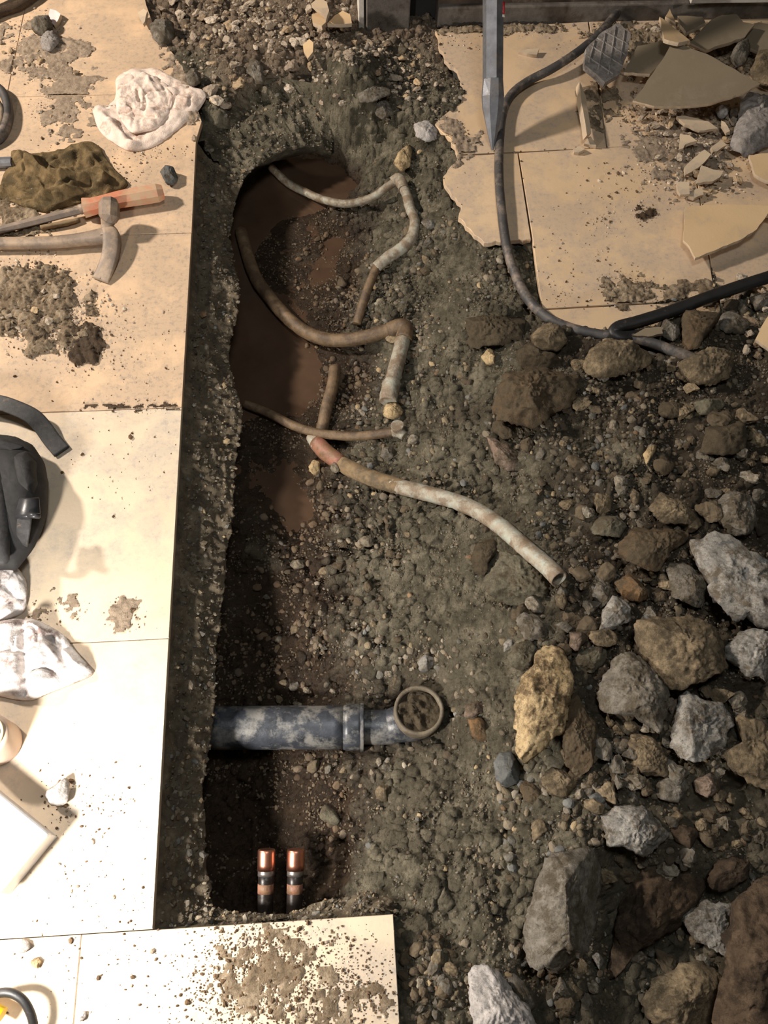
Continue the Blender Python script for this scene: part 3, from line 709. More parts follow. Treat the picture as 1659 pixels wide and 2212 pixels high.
ROCKS = """
concrete_chunk|chunk|brown slab-like chunk with a pale crumbly lower edge beside the trench|brown|.42|.35|B|1090 813,1159 798,1243 789,1246 827,1229 871,1159 919,1099 906,1048 897,1046 878,1082 851
soil_clod|clod|earthy clod wedged above the brown slab-like chunk|soil|.5|.3||1116 755,1145 738,1152 765,1205 768,1225 790,1159 803,1128 798
rock|rock|yellow-brown rounded rock just under the grey hose bend|tan|.7|.3||1145 712,1176 700,1219 716,1227 741,1200 762,1166 757,1149 736
slab_lump|lump|wide flat earthy lump left of the grey hose bend|soil|.3|.3|B|1007 685,1080 663,1133 680,1125 731,1070 741,1031 748,995 736,1000 704
rock|rock|large pale rock lying on the lower end of the grey hose|tan|.5|.35|B|1266 784,1290 741,1312 728,1365 728,1394 736,1425 755,1408 784,1375 795,1319 810,1288 813,1266 801
rock|rock|tan knobbly rock at the tail end of the grey hose|tan|.65|.4|B|1464 786,1512 769,1541 748,1560 745,1582 767,1580 806,1553 822,1512 827,1490 813
rock|rock|upright yellowish rock beside the black bent hose|brown|.7|.45||1469 683,1500 668,1524 663,1553 680,1541 702,1512 745,1490 757,1478 736,1476 700
concrete_chunk|chunk|greyish lump touching the upright yellowish rock|grey|.7|.3||1428 697,1442 688,1469 704,1474 721,1452 738,1433 728
concrete_chunk|chunk|grey knobbly lump on the far side of the upright yellowish rock|grey|.5|.3||1553 680,1580 672,1600 690,1622 702,1606 722,1570 718,1550 702
rock|rock|egg-shaped whitish stone on the grey rubble by the black hose|grey|.8|.4||1594 656,1606 651,1630 678,1613 690,1594 676
rock|rock|pale angular stone next to the straight run of black hose|grey|.8|.4||1593 625,1620 617,1626 630,1604 646
rock|rock|pale blocky stone on the grey rubble, cut by the frame edge|grey|.6|.4||1616 640,1659 637,1672 655,1635 670
rock|rock|small grey stone against the underside of the black hose|grey|.6|.3||1517 661,1529 642,1551 642,1546 661
soil_clod|clod|brown crumbly clod in the grey rubble by the black hose|soil|.6|.3||1565 651,1590 645,1604 662,1590 682,1568 675
rock|rock|oblong pale rock half sunk in the brown spoil heap|green|.55|.3||1500 871,1515 861,1558 859,1568 876,1548 892,1505 895
soil_clod|clod|brown clod in the middle of the spoil heap|soil|.5|.25||1416 880,1430 863,1471 871,1488 888,1464 907,1430 900
soil_clod|clod|broad dusty clod high on the spoil heap|soil|.4|.25||1527 924,1580 900,1620 930,1610 970,1560 985,1510 975
rock|rock|small yellowish stone standing up in the spoil heap|cream|.8|.4||1389 982,1404 962,1420 960,1413 979,1396 1003
rock|rock|glittery brown stone beside the small yellowish one|brown|.7|.3||1411 995,1449 985,1456 1011,1442 1031,1416 1014
rock|rock|rounded tan pebble on the dark side of the spoil heap|tan|.7|.3||1522 1023,1541 1004,1558 1014,1546 1031
rock|rock|small upright yellow-tan stone by a dark hollow|tan|.9|.4||1360 1072,1367 1050,1380 1062,1380 1086,1370 1093
rock|rock|pale crusty rock with a ragged lower edge in the spoil heap|tan|.45|.35|B|1401 1115,1404 1076,1452 1060,1488 1081,1507 1110,1500 1139,1470 1125,1428 1127
rock|rock|oblong grey-green rock below the copper pipe's middle|green|.55|.35||1273 1137,1302 1117,1346 1113,1355 1134,1339 1158,1307 1168,1278 1154
concrete_chunk|chunk|broad brown flat chunk between grey-green and pale crusty rocks|brown|.35|.3|B|1334 1163,1375 1134,1452 1129,1490 1142,1486 1166,1452 1192,1425 1233,1389 1238,1331 1202
concrete_chunk|chunk|tall dark-topped chunk leaning over the white concrete slab piece|grey|.5|.4|B|1546 1115,1553 1072,1577 1052,1611 1064,1630 1100,1632 1130,1620 1149,1589 1158,1551 1134
concrete_chunk|chunk|large whitish broken concrete piece with embedded grey pebbles|white|.4|.4|B|1490 1170,1516 1168,1543 1158,1580 1172,1616 1180,1645 1197,1690 1210,1700 1330,1659 1346,1633 1349,1613 1330,1596 1342,1560 1334,1536 1289,1534 1252,1507 1214
concrete_chunk|chunk|grey wedge-shaped chunk against the whitish broken concrete|grey|.42|.35|B|1435 1236,1452 1219,1500 1221,1512 1240,1531 1274,1534 1327,1500 1310,1452 1291,1447 1248
rock|rock|orange-brown angular rock between grey stones|orange|.6|.35||1329 1260,1365 1236,1396 1262,1404 1289,1392 1306,1351 1291
rock|rock|rounded grey stone below the orange-brown rock|grey|.6|.3||1276 1286,1295 1255,1322 1262,1327 1286,1302 1318
rock|rock|pale grey pointed stone resting on the smooth oval pebble|white|.6|.5||1295 1366,1305 1318,1322 1291,1363 1303,1360 1337,1339 1356
rock|rock|large tan knobbly rock with a dark side|tan|.62|.4|B|1375 1345,1428 1315,1490 1330,1548 1366,1572 1392,1568 1436,1524 1470,1476 1487,1433 1475,1418 1441,1389 1405
concrete_chunk|chunk|pale grey chunk with dark underside right of the tan knobbly rock|white|.55|.4|B|1560 1410,1604 1367,1630 1352,1680 1350,1690 1460,1659 1468,1645 1453,1618 1460
concrete_chunk|chunk|grey pitted chunk left of the bumpy white concrete lump|grey|.6|.35|B|1293 1494,1307 1446,1339 1417,1375 1417,1413 1456,1437 1494,1440 1557,1425 1583,1375 1545,1298 1530
concrete_chunk|chunk|bumpy whitish concrete lump with a round pebble stuck in it|white|.5|.4|B|1469 1509,1483 1497,1524 1516,1572 1523,1594 1540,1587 1562,1563 1581,1565 1612,1543 1641,1500 1649,1459 1639,1445 1612,1454 1593,1454 1557
rock|rock|pinkish pebble tucked against the bumpy whitish lump|pink|.8|.3||1442 1535,1448 1515,1466 1509,1470 1535,1456 1552
concrete_chunk|chunk|smooth tan slab fragment with ragged brown lower edge|tan|.25|.45|B|1589 1518,1630 1511,1690 1525,1700 1700,1659 1706,1620 1697,1572 1651,1563 1622,1604 1603,1596 1569
concrete_chunk|chunk|tan crumbly chunk under the bumpy whitish lump|tan|.5|.3|B|1355 1605,1372 1581,1423 1603,1449 1661,1442 1677,1394 1673,1370 1651
concrete_chunk|chunk|flat grey-tan chunk just above the spotted white rock|grey|.45|.3||1413 1697,1440 1680,1490 1682,1500 1726,1464 1731,1418 1723
rock|rock|pinkish rounded rock beside the flat grey-tan chunk|pink|.65|.35||1493 1690,1524 1670,1560 1675,1562 1702,1529 1723,1503 1710
rock|pebble|smooth oval tan pebble under the pale pointed stone|tan|.55|.3||1273 1374,1283 1350,1310 1355,1331 1371,1334 1388,1322 1400,1283 1388
rock|rock|flat dark grey-green stone beside the cream slab rock's tip|green|.3|.35||1227 1434,1265 1403,1297 1391,1318 1418,1289 1456,1268 1461,1240 1448
rock|rock|small peach-coloured rough stone near the cream slab rock|pink|.7|.35||1231 1367,1263 1365,1270 1386,1248 1408,1231 1396
rock|rock|small light grey stone in the shade above the peach stone|grey|.7|.4||1198 1350,1215 1340,1243 1350,1227 1367
concrete_chunk|chunk|long cream slab rock dotted with dark soil, standing on edge|cream|.32|.75|B|1186 1374,1215 1403,1229 1437,1236 1463,1222 1520,1215 1576,1142 1656,1111 1620,1118 1576,1108 1567,1113 1504,1133 1463,1154 1439,1159 1403
concrete_chunk|chunk|wide grey-green chunk under the open copper pipe end|green|.35|.35|B|1050 1215,1085 1190,1110 1175,1160 1215,1200 1262,1196 1285,1152 1307,1108 1307,1053 1283,1046 1255
soil_clod|clod|grey crumbly clods left of the chunk under the copper pipe|soil|.45|.3||1015 1200,1030 1172,1068 1165,1082 1185,1055 1215,1050 1245,1028 1240
rock|rock|tan stone directly below the open copper pipe mouth|tan|.75|.35||1198 1285,1222 1266,1230 1295,1217 1316,1202 1306
concrete_chunk|chunk|grey pitted lump above the cream slab rock's tip|grey|.5|.3||1113 1333,1135 1319,1165 1335,1190 1343,1188 1379,1160 1378,1128 1384,1118 1362
rock|rock|pale greenish angular stone left of the cream slab rock|green|.75|.35||1096 1420,1116 1391,1149 1384,1157 1398,1147 1439,1128 1451,1108 1439
rock|pebble|small whitish pebble touching the pale greenish stone|white|.8|.35||1087 1391,1099 1381,1113 1384,1108 1402,1090 1410
rock|pebble|smooth blue-grey pebble below the cream slab rock|blue|.6|.4||1067 1649,1080 1627,1104 1625,1128 1658,1123 1692,1096 1704,1072 1685
rock|rock|pinkish rough stone at the edge of the trench near the drain elbow|pink|.6|.4||1002 1521,1020 1514,1051 1516,1051 1538,1005 1550
rock|rock|golden-brown smooth stone under the pinkish rough one|orange|.55|.35||1007 1557,1041 1550,1063 1598,1041 1603,1012 1586
concrete_chunk|chunk|narrow brown chunk standing parallel to the cream slab rock|brown|.5|.5|B|1217 1572,1226 1530,1239 1490,1253 1516,1262 1540,1289 1564,1280 1649,1260 1692,1248 1673,1222 1649
rock|rock|rounded yellowish double-lobed stone below the narrow brown chunk|tan|.65|.35||1166 1685,1188 1656,1215 1658,1248 1682,1229 1721,1186 1716
rock|rock|thin wedge of brown concrete beside the blue-grey pebble|brown|.4|.4||1118 1702,1128 1673,1157 1697,1190 1747,1164 1743,1137 1733
rock|pebble|small bluish round pebble near the spotted white rock|blue|.8|.3||1272 1721,1292 1709,1309 1731,1287 1750
concrete_chunk|chunk|white concrete rock with dark spots|white|.55|.45|B|1300 1760,1331 1746,1384 1746,1418 1765,1447 1801,1433 1845,1408 1857,1375 1845,1348 1825,1317 1830,1310 1796
concrete_chunk|chunk|big upright grey chunk with a pale left face and dark right face|grey|.85|.4|BR|1197 1846,1261 1821,1307 1819,1321 1874,1303 2002,1239 2080,1216 2103,1138 2089,1136 1997,1156 1933
concrete_chunk|chunk|long rusty brown slanting slab beside the big upright grey chunk|rust|.4|.5|B|1334 1941,1363 1874,1464 1837,1515 1869,1519 1917,1500 1953,1476 2001,1413 2021,1375 2050,1339 2110,1307 2129,1300 2124,1331 2037
rock|rock|dark grey stone lying in the shade above the rusty slab|dark|.5|.35||1527 1893,1551 1866,1616 1835,1633 1854,1611 1898,1560 1927,1531 1917
concrete_chunk|chunk|pale veined fragment wedged between two rusty slabs|white|.4|.55|B|1478 1980,1519 1943,1543 1955,1592 1955,1600 2009,1560 2081,1505 2030,1488 2004
concrete_chunk|chunk|large close rusty-brown slab running out of the corner|rust|.4|.65|B|1700 1860,1621 1924,1589 1960,1596 2001,1567 2071,1548 2134,1528 2225,1560 2290,1760 2290,1780 1880
concrete_chunk|chunk|tan soil-speckled chunk in front of the close rusty slab|tan|.5|.4|B|1394 2153,1428 2115,1476 2086,1514 2074,1555 2086,1552 2141,1535 2240,1480 2280,1420 2230
concrete_chunk|chunk|chalk-white chunk standing near the corner tile|chalk|.6|.5|B|1013 2106,1028 2089,1066 2092,1100 2121,1136 2181,1165 2240,1100 2290,1030 2260,1018 2162
rock|rock|grey stone behind the chalk-white chunk|grey|.6|.3||1085 2105,1119 2104,1145 2140,1158 2172,1146 2200,1118 2160
rock|pebble|dark oval pebble next to the spotted white rock|dark|.6|.3||1447 1792,1464 1782,1505 1792,1512 1811,1490 1835,1460 1818
rock|rock|tiny tan cube-like stone above the dark oval pebble|tan|.9|.35||1447 1764,1462 1750,1477 1764,1464 1781
rock|rock|small pale stone at the foot of the rusty slanting slab|white|.8|.35||1278 2066,1293 2054,1306 2076,1295 2095
rock|rock|bright cream stone in the crack beside the wide earthy lump|cream|.7|.4||1039 770,1063 748,1070 767,1067 786,1043 786
rock|rock|two-tone white and orange stone above the copper pipe|pink|.55|.35||1051 943,1070 936,1080 958,1123 979,1133 996,1113 1015,1089 1013,1072 1006,1065 977
soil_clod|clod|brown clod tucked under the slab-like chunk's pale edge|soil|.5|.3||1058 909,1137 912,1121 950,1094 950,1065 930
rock|pebble|long flat pale pebble lying in the rubble before the doorway|grey|.25|.45||531 125,543 116,565 128,572 164,570 186,553 190,550 169,531 154
rock|pebble|large round grey pebble at the tile's rubble edge|grey|.65|.4||326 62,340 44,366 42,380 58,376 80,352 92,330 84
rock|pebble|grey round pebble nearest the white rag's pointed corner|grey|.7|.4||401 165,412 150,432 156,437 172,418 183,404 178
concrete_chunk|chunk|jagged cream mortar chunk stuck on the trench bank above the top pipe|cream|.6|.6||852 352,866 318,878 306,889 330,886 356,866 366
concrete_chunk|chunk|flat dark grey slate piece on the rubble by the door post|grey|.3|.5||768 206,790 187,838 186,845 203,806 218,772 219
concrete_chunk|chunk|blocky grey chunk just below the dark slate piece|grey|.5|.4||806 232,822 220,846 216,851 240,826 254,812 246
concrete_chunk|chunk|whitish mortar lump at the broken tile corner|chalk|.4|.4||896 270,920 262,945 280,949 298,925 306,900 294
rock|rock|grey angular stone on the dusty tile in the far corner|grey|.6|.4||65 45,80 32,106 38,112 60,95 73,72 66
concrete_chunk|chunk|flat grey mortar piece on the dusty tile below the pink chip|mortar|.4|.4||84 86,96 70,124 68,127 92,108 108,88 104
rock|rock|dark grey stone on the clean tile by the chisel handle|blue|.7|.4||347 372,358 360,376 366,385 384,376 398,358 394
concrete_chunk|chunk|white upright chunk on the brightly lit tile|chalk|.55|.45||97 1712,118 1700,140 1680,152 1688,150 1720,136 1742,112 1746
rock|pebble|small white pebble on the lit tile, nearer the pale metal box|chalk|.7|.4||36 2040,46 2027,62 2030,66 2046,52 2060,38 2056
rock|pebble|small cream pebble on the lit tile, nearer the black cord|cream|.7|.4||66 2076,82 2066,92 2078,84 2094,70 2090
rock|pebble|broken white pebble on the lit tile in front of the cord's arc|chalk|.7|.4||166 2198,176 2184,188 2186,186 2200,172 2207
rock|rock|ochre stone half sunk in the small puddle|cream|.6|.3||667 1002,678 990,690 998,691 1018,680 1028,669 1018
rock|rock|golden stone at the mouth of the old capped pipe stub|cream|.6|.35||825 880,845 868,868 872,870 894,848 904,828 898
rock|rock|whitish stone on the slope above the drain elbow|white|.65|.4||902 1432,918 1414,938 1416,940 1438,924 1450,906 1450
rock|rock|tan blocky stone on the bank below the drain pipe|tan|.7|.4||810 1702,826 1690,846 1696,850 1722,830 1732,812 1724
rock|rock|grey-green stone half sunk in the soil below the drain pipe|green|.6|.3||682 1748,700 1738,722 1746,738 1776,722 1786,690 1768
rock|rock|pale grey stone at the end of the thin pipe with a nub|grey|.6|.35||824 968,850 962,854 984,836 996,822 986
rock|rock|whitish stone right of the crooked upper pipe|white|.65|.35||908 482,930 470,944 478,938 492,916 492
"""
sd = 100
for line in ROCKS.strip().split('\n'):
    nm, cat, lab, mt, th, lf, fl, pl = line.split('|')
    poly = [tuple(map(float, q.split())) for q in pl.split(',')]
    sd += 1
    rock(nm, cat, lab, poly, mt, float(th) * 1.25, float(lf), sd, big=('B' in fl), side=([((.74, -.12, .66), .28), ((-.62, -.1, .78), .6)] if 'R' in fl else None), rough=0.085 if mt not in ('blue',) else 0.045, cuts=11 if mt != 'blue' else 5)

# ------------------------------------------------------------------ tile shards
def shard(name, cat, label, poly, mat, z0, tilt=(0, 0), th=0.009, seed=0, jag=0.0022, group=None, edge_mat=None):
    # resample edges with a little break-line wander
    rng = np.random.RandomState(seed + 7); pts = []
    for i in range(len(poly)):
        a = np.array(poly[i], float); b_ = np.array(poly[(i + 1) % len(poly)], float); L = np.linalg.norm(b_ - a); k = max(1, int(L / 9))
        nrm = np.array([-(b_ - a)[1], (b_ - a)[0]]) / (L + 1e-9)
        for j in range(k):
            w = 0 if j == 0 else (rng.rand() - 0.5) * jag * 900
            pts.append(a + (b_ - a) * j / k + nrm * w)
    cpx = np.mean(np.array(poly, float), axis=0); c = P(cpx[0], cpx[1], z0)
    W3 = []
    for u, v in pts:
        z = z0
        for _ in range(6):
            p_ = P(u, v, z); z = z0 + tilt[0] * (p_[0] - c[0]) + tilt[1] * (p_[1] - c[1])
        W3.append(P(u, v, z))
    W3 = np.array(W3); n = len(W3)
    nrm = np.array([-tilt[0], -tilt[1], 1.0]); nrm /= np.linalg.norm(nrm)
    V = np.concatenate([W3 - c, W3 - c - nrm * th * 0.5 , (W3 - c) * 0.985 - nrm * th])
    fc = [tuple(range(n)), tuple(range(2 * n, 3 * n))[::-1]]
    for i in range(n):
        j = (i + 1) % n
        fc += [(i, n + i, n + j, j), (n + i, 2 * n + i, 2 * n + j, n + j)]
    o = link(name, mesh_poly(name, V, fc), mat, None, c)
    o.data.materials.append(MAT[edge_mat or 'shard_pale'])
    for k, f in enumerate(o.data.polygons):
        if k >= 1: f.material_index = 1
    # face orientation may be flipped by pixel winding
    if o.data.polygons[0].normal.z < 0: o.data.flip_normals()
    return tag(o, label, cat, group)
SH = [
 ('large dull grey-tan triangular tile shard lying on top of the others', [(1454,89),(1534,120),(1642,181),(1609,200),(1531,224),(1470,230),(1413,229),(1367,217),(1385,195),(1404,166),(1430,130)], 'shard_grey', .075, (.06,.10)),
 ('narrow tan tile shard peeking from under the large triangular one', [(1377,99),(1452,84),(1462,96),(1425,140),(1404,160),(1348,156)], 'shard_grey', .045, (.05,.05)),
 ('small pointed tan triangle leaning above the large shard', [(1425,36),(1455,60),(1490,87),(1466,92),(1435,84)], 'shard', .09, (-.1,-.25)),
 ('thin upright tan splinter behind the pointed triangle', [(1447,19),(1459,48),(1437,36)], 'shard', .07, (0,-.4)),
 ('brown tile shard behind the pointed triangle', [(1464,34),(1517,36),(1524,48),(1483,70),(1469,53)], 'shard_grey', .06, (.1,-.2)),
 ('long dusty tile shard beneath the wall strip', [(1536,43),(1560,32),(1592,31),(1606,48),(1630,53),(1609,80),(1524,108),(1490,92)], 'shard_grey', .055, (.05,-.05)),
 ('tan tile shard in the far corner beside the long dusty one', [(1612,56),(1640,48),(1700,56),(1700,110),(1640,112),(1600,92)], 'shard_grey', .04, (.05,0)),
 ('yellow-tan tile shard with a curved edge propped above the floor', [(1481,446),(1560,441),(1659,444),(1720,440),(1700,470),(1659,461),(1635,495),(1597,519),(1502,557),(1490,533),(1476,519)], 'shard', .032, (.05,-.06)),
 ('pale tile shard lying on the chip field by the mortar chunk', [(1618,335),(1665,330),(1710,335),(1700,400),(1659,391),(1631,376)], 'shard', .03, (.05,0)),
 ('pale tile shard among the grey rubble, cut by the frame edge', [(1665,672),(1645,705),(1632,733),(1665,757),(1720,760),(1720,680)], 'shard', .075, (.1,.1)),
 ('thin curved slice of tile in the chip field', [(1462,251),(1480,250),(1530,262),(1551,277),(1512,282),(1480,268)], 'shard_pale', .03, (0,.2)),
 ('squarish pale chip near the thin curved slice', [(1469,289),(1490,292),(1505,304),(1480,312),(1476,320),(1467,323)], 'shard_pale', .022, (.2,0)),
 ('slim chip standing beside the grey mortar chunk', [(1558,260),(1566,264),(1577,283),(1568,287),(1558,270)], 'shard_pale', .03, (.3,0)),
 ('pale chip with a ridge next to the slim standing chip', [(1536,318),(1558,301),(1570,313),(1550,326),(1540,328)], 'shard_pale', .025, (0,.2)),
 ('long flat grey chip slanting across the chip field', [(1478,362),(1500,340),(1522,323),(1536,333),(1520,352),(1500,367),(1480,378)], 'shard_pale', .022, (.1,.1)),
 ('wide flat grey chip at the near side of the chip field', [(1515,357),(1540,366),(1563,369),(1556,382),(1541,391),(1505,395)], 'shard_pale', .022, (0,.1)),
 ('square white tile chip at the edge of the chip field', [(1463,393),(1489,392),(1490,419),(1470,420),(1464,412)], 'shard_pale', .022, (.1,.2)),
 ('grey-brown flat chip beside the square white one', [(1490,412),(1516,404),(1520,420),(1500,428),(1488,424)], 'shard_pale', .015, (0,.1)),
 ('yellow tile fragment beside the door post', [(707,50),(722,34),(740,23),(756,31),(760,50),(735,52)], 'shard', .03, (0,-.1)),
 ('white tile fragment standing in the rubble by the yellow one', [(672,8),(690,-6),(706,4),(711,22),(704,45),(698,30),(684,20)], 'shard_pale', .045, (.2,-.3)),
 ('tan back of a broken tile propped in the rubble', [(673,32),(684,20),(697,32),(704,48),(695,56),(675,48)], 'shard', .035, (.2,-.5)),
 ('tan chip on the slope near the yellow fragment', [(654,96),(668,84),(677,92),(676,112),(665,126),(656,112)], 'shard', .022, (.2,.1)),
 ('pale shard stuck at the rubble edge above the large round pebble', [(297,28),(310,18),(318,24),(313,46),(309,52),(302,40)], 'shard_pale', .02, (.2,.1)),
 ('thin brown wood-like splinter under the black hose bend', [(1366,724),(1395,708),(1428,706),(1432,720),(1400,727)], 'shard_grey', .05, (.1,.1)),
]
for i, (lab, poly, mt, z0, tl) in enumerate(SH):
    shard('tile_shard', 'tile shard', lab, poly, mt, z0, tl, seed=i)
o = shard('pink_chip', 'chip', 'pale pink chip on the dusty tile', [(105, 30), (108, 19), (120, 22), (131, 30), (125, 44), (117, 55), (108, 45)], 'pinkchip', .014, (.1, .1), th=.012)
# ridged mortar-backed tile shard
mp_ = [(1363, 72), (1355, 120), (1338, 159), (1307, 178), (1281, 154), (1264, 140), (1266, 104), (1302, 68), (1336, 48)]
ms = shard('mortar_backed_shard', 'tile shard', 'upturned tile shard showing its grey grid-ridged mortar back', mp_, 'mortar', .06, (-.15, .1), th=.016, edge_mat='mortar')
def on_plane(u, v, z0, tilt, poly, dz=0.0):
    cpx = np.mean(np.array(poly, float), axis=0); c = P(cpx[0], cpx[1], z0); z = z0
    for _ in range(6):
        p_ = P(u, v, z); z = z0 + tilt[0] * (p_[0] - c[0]) + tilt[1] * (p_[1] - c[1]) + dz
    return P(u, v, z)
ridge_k = 0
for (a, b_) in [((1275, 98), (1345, 142)), ((1290, 82), (1352, 118)), ((1306, 68), (1358, 96)), ((1270, 122), (1325, 160)),
                ((1285, 88), (1272, 135)), ((1308, 72), (1292, 150)), ((1330, 58), (1314, 160)), ((1350, 66), (1338, 140))]:
    pa = on_plane(*a, .06, (-.15, .1), mp_, 0.0005); pb = on_plane(*b_, .06, (-.15, .1), mp_, 0.0005)
    path = np.array([pa + (pb - pa) * t_ for t_ in np.linspace(0, 1, 6)])
    sweep('mortar_ridge', path, 0.0022, 0.0018, 'mortar', ms, n=6, power=3)
rock('mortar_chunk', 'chunk', 'grey mortar chunk with pitted face at the side of the chip field', [(1611, 197), (1640, 192), (1690, 195), (1690, 300), (1640, 318), (1616, 335), (1575, 316), (1590, 280), (1601, 229)], 'mortar', .3, .45, 77, big=True, rough=.05)
rock('rock', 'rock', 'small whitish stone resting on the grey mortar chunk', [(1635, 212), (1648, 206), (1660, 218), (1657, 240), (1642, 242)], 'white', .8, .4, 78, zadd=.03)
rock('rock', 'rock', 'round white stone under the large shard edge', [(1544, 232), (1556, 224), (1572, 232), (1572, 248), (1560, 257), (1547, 250)], 'chalk', .8, .4, 79)
rock('rock', 'rock', 'pinkish grey stone between white stone and mortar chunk', [(1575, 240), (1584, 229), (1594, 238), (1593, 256), (1580, 261)], 'pink', .8, .4, 80)
rock('concrete_chunk', 'chunk', 'grey crumbly chunk behind the large triangular shard', [(1575, 128), (1592, 95), (1612, 88), (1620, 105), (1612, 135), (1590, 142)], 'grey', .7, .5, 81, zadd=.02)
rock('concrete_chunk', 'chunk', 'yellowish pitted chunk at the side of the large triangular shard', [(1622, 150), (1640, 108), (1690, 105), (1700, 180), (1660, 182), (1635, 170)], 'tan', .6, .5, 82, big=True)
# white strip on the wall, standing splinter of tile
box('white_strip', P(1469, 26)[0], P(1652, 16)[0], wy - 0.005, wy + 0.02, 0.05, 0.066, 'white_trim', None, .002)
tag(bpy.data.objects['white_strip'], 'white plaster strip lying along the dark wall sill', 'strip')
o = shard('tile_shard', 'tile shard', 'slender white tile splinter standing on edge on the clean tile', [(1252, 176), (1266, 210), (1272, 250), (1277, 288), (1268, 292), (1260, 240), (1254, 205)], 'shard_pale', .03, (-.4, 0), th=.016)
for k, (lab, pl) in enumerate([('white chip at the foot of the standing splinter', [(1268, 298), (1276, 294), (1288, 315), (1272, 312), (1262, 310)]), ('bluish white chip beside the standing splinter', [(1238, 322), (1252, 315), (1264, 322), (1250, 329), (1240, 329)]),
                  ('small layered chip on the clean tile above the hose curve', [(1120, 112), (1140, 106), (1165, 104), (1160, 118), (1138, 116)])]):
    shard('tile_shard', 'tile shard', lab, pl, 'shard_pale', .01, (.1, .1), seed=60 + k)

# ------------------------------------------------------------------ pipes in the trench
def pipe(name, cat, label, pts, r, mat, hollow=False, per=10, seed=0):
    e = empty(name, PD(*pts[0])); tag(e, label, cat)
    o = sweep('pipe_body', catmull(PX(pts), per), r, r, mat, e, n=16, jitter=0.06, seed=seed, hollow_end=hollow)
    return e
e1 = pipe('copper_pipe', 'pipe', 'topmost thin copper pipe looping out of the puddle then bending down the bank', [(586, 362, -.262), (622, 395, -.262), (660, 415, -.255), (700, 432, -.235), (750, 440, -.21), (800, 428, -.175), (835, 405, -.12), (860, 388, -.09)], .0098, 'copper_old')
sweep('pipe_run', catmull(PX([(858, 386, -.088), (876, 415, -.078), (886, 450, -.075), (896, 480, -.075), (890, 512, -.085), (868, 536, -.10), (838, 556, -.118), (812, 578, -.138)]), 8), [.012, .011, .0125, .011, .013, .0145, .0145, .014, .0125], [.011, .0105, .0115, .011, .0125, .0135, .0135, .013, .0125], 'copper_pale', e1, n=16, jitter=.10, seed=4)
sweep('pipe_tail', catmull(PX([(816, 572, -.136), (800, 610, -.15), (786, 650, -.17), (770, 700, -.205)]), 8), .0105, .0105, 'copper_mud', e1, n=14, jitter=.08, seed=5)
sweep('elbow', catmull(PX([(848, 394, -.098), (860, 386, -.086), (868, 396, -.082), (872, 410, -.080)]), 5), .0132, .0132, 'copper_pale', e1, n=14, jitter=.06, seed=6)
e2 = pipe('copper_pipe', 'pipe', 'thick muddy brown pipe curving across the trench to an elbow', [(520, 500, -.262), (548, 590, -.262), (580, 640, -.258), (625, 690, -.252), (670, 722, -.24), (720, 735, -.222), (780, 730, -.19), (835, 715, -.158), (870, 708, -.14)], .0155, 'copper_mud', seed=7)
sweep('elbow', catmull(PX([(840, 714, -.155), (866, 706, -.137), (876, 714, -.13), (872, 735, -.128)]), 5), .0185, .0185, 'copper_mud', e2, n=16, jitter=.05, seed=8)
sweep('pipe_stub', catmull(PX([(873, 720, -.13), (864, 762, -.128), (852, 805, -.128), (845, 830, -.13)]), 6), .0165, .0165, 'copper_pale', e2, n=16, jitter=.08, seed=9)
sweep('end_fitting', catmull(PX([(848, 822, -.13), (842, 845, -.132), (838, 868, -.135)]), 4), [.0175, .020, .0185], [.0175, .019, .0175], 'copper_pale', e2, n=16, jitter=.1, seed=10)
e3 = pipe('copper_pipe', 'pipe', 'thin muddy pipe with a pale upturned nub at its end', [(528, 872, -.262), (580, 893, -.258), (640, 922, -.246), (690, 936, -.232), (750, 942, -.205), (800, 940, -.18), (855, 932, -.15)], .0098, 'copper_mud', seed=11)
sweep('nub', catmull(PX([(852, 936, -.152), (858, 928, -.14), (858, 918, -.115)]), 4), [.011, .013, .0135], [.011, .013, .0135], 'copper_pale', e3, n=14, jitter=.08, seed=12)
sweep('collar', catmull(PX([(850, 932, -.152), (862, 934, -.146), (874, 942, -.146)]), 4), [.011, .012, .010], [.011, .012, .010], 'copper_pale', e3, n=12, jitter=.1, seed=13)
e4 = pipe('copper_pipe', 'pipe', 'long weathered copper pipe rising from the puddle to an open cut end', [(676, 942, -.262), (690, 965, -.255), (725, 993, -.235), (775, 1022, -.205), (830, 1042, -.172), (890, 1058, -.135), (960, 1076, -.09), (1020, 1098, -.05), (1080, 1136, -.015), (1135, 1184, .022), (1180, 1222, .046), (1208, 1251, .06)], .0158, 'copper_pale', True, seed=14)
sweep('red_joint', catmull(PX([(684, 955, -.258), (705, 978, -.246), (738, 1001, -.228)]), 6), [.0175, .0182, .0172], [.0175, .0182, .0172], 'copper_red', e4, n=16, jitter=.05, seed=15)
sweep('mud_coat', catmull(PX([(735, 1000, -.229), (775, 1022, -.205), (830, 1042, -.172), (890, 1058, -.135)]), 8), [.0165, .0178, .0172, .0168, .0140], [.0165, .0178, .0172, .0168, .0140], 'stick', e4, n=16, jitter=.10, seed=16)
e5 = pipe('copper_pipe', 'pipe', 'short mud-coated pipe rising from the bank behind the nub pipe', [(724, 795, -.245), (718, 835, -.24), (706, 880, -.245), (694, 935, -.262)], .0135, 'copper_mud', seed=17)

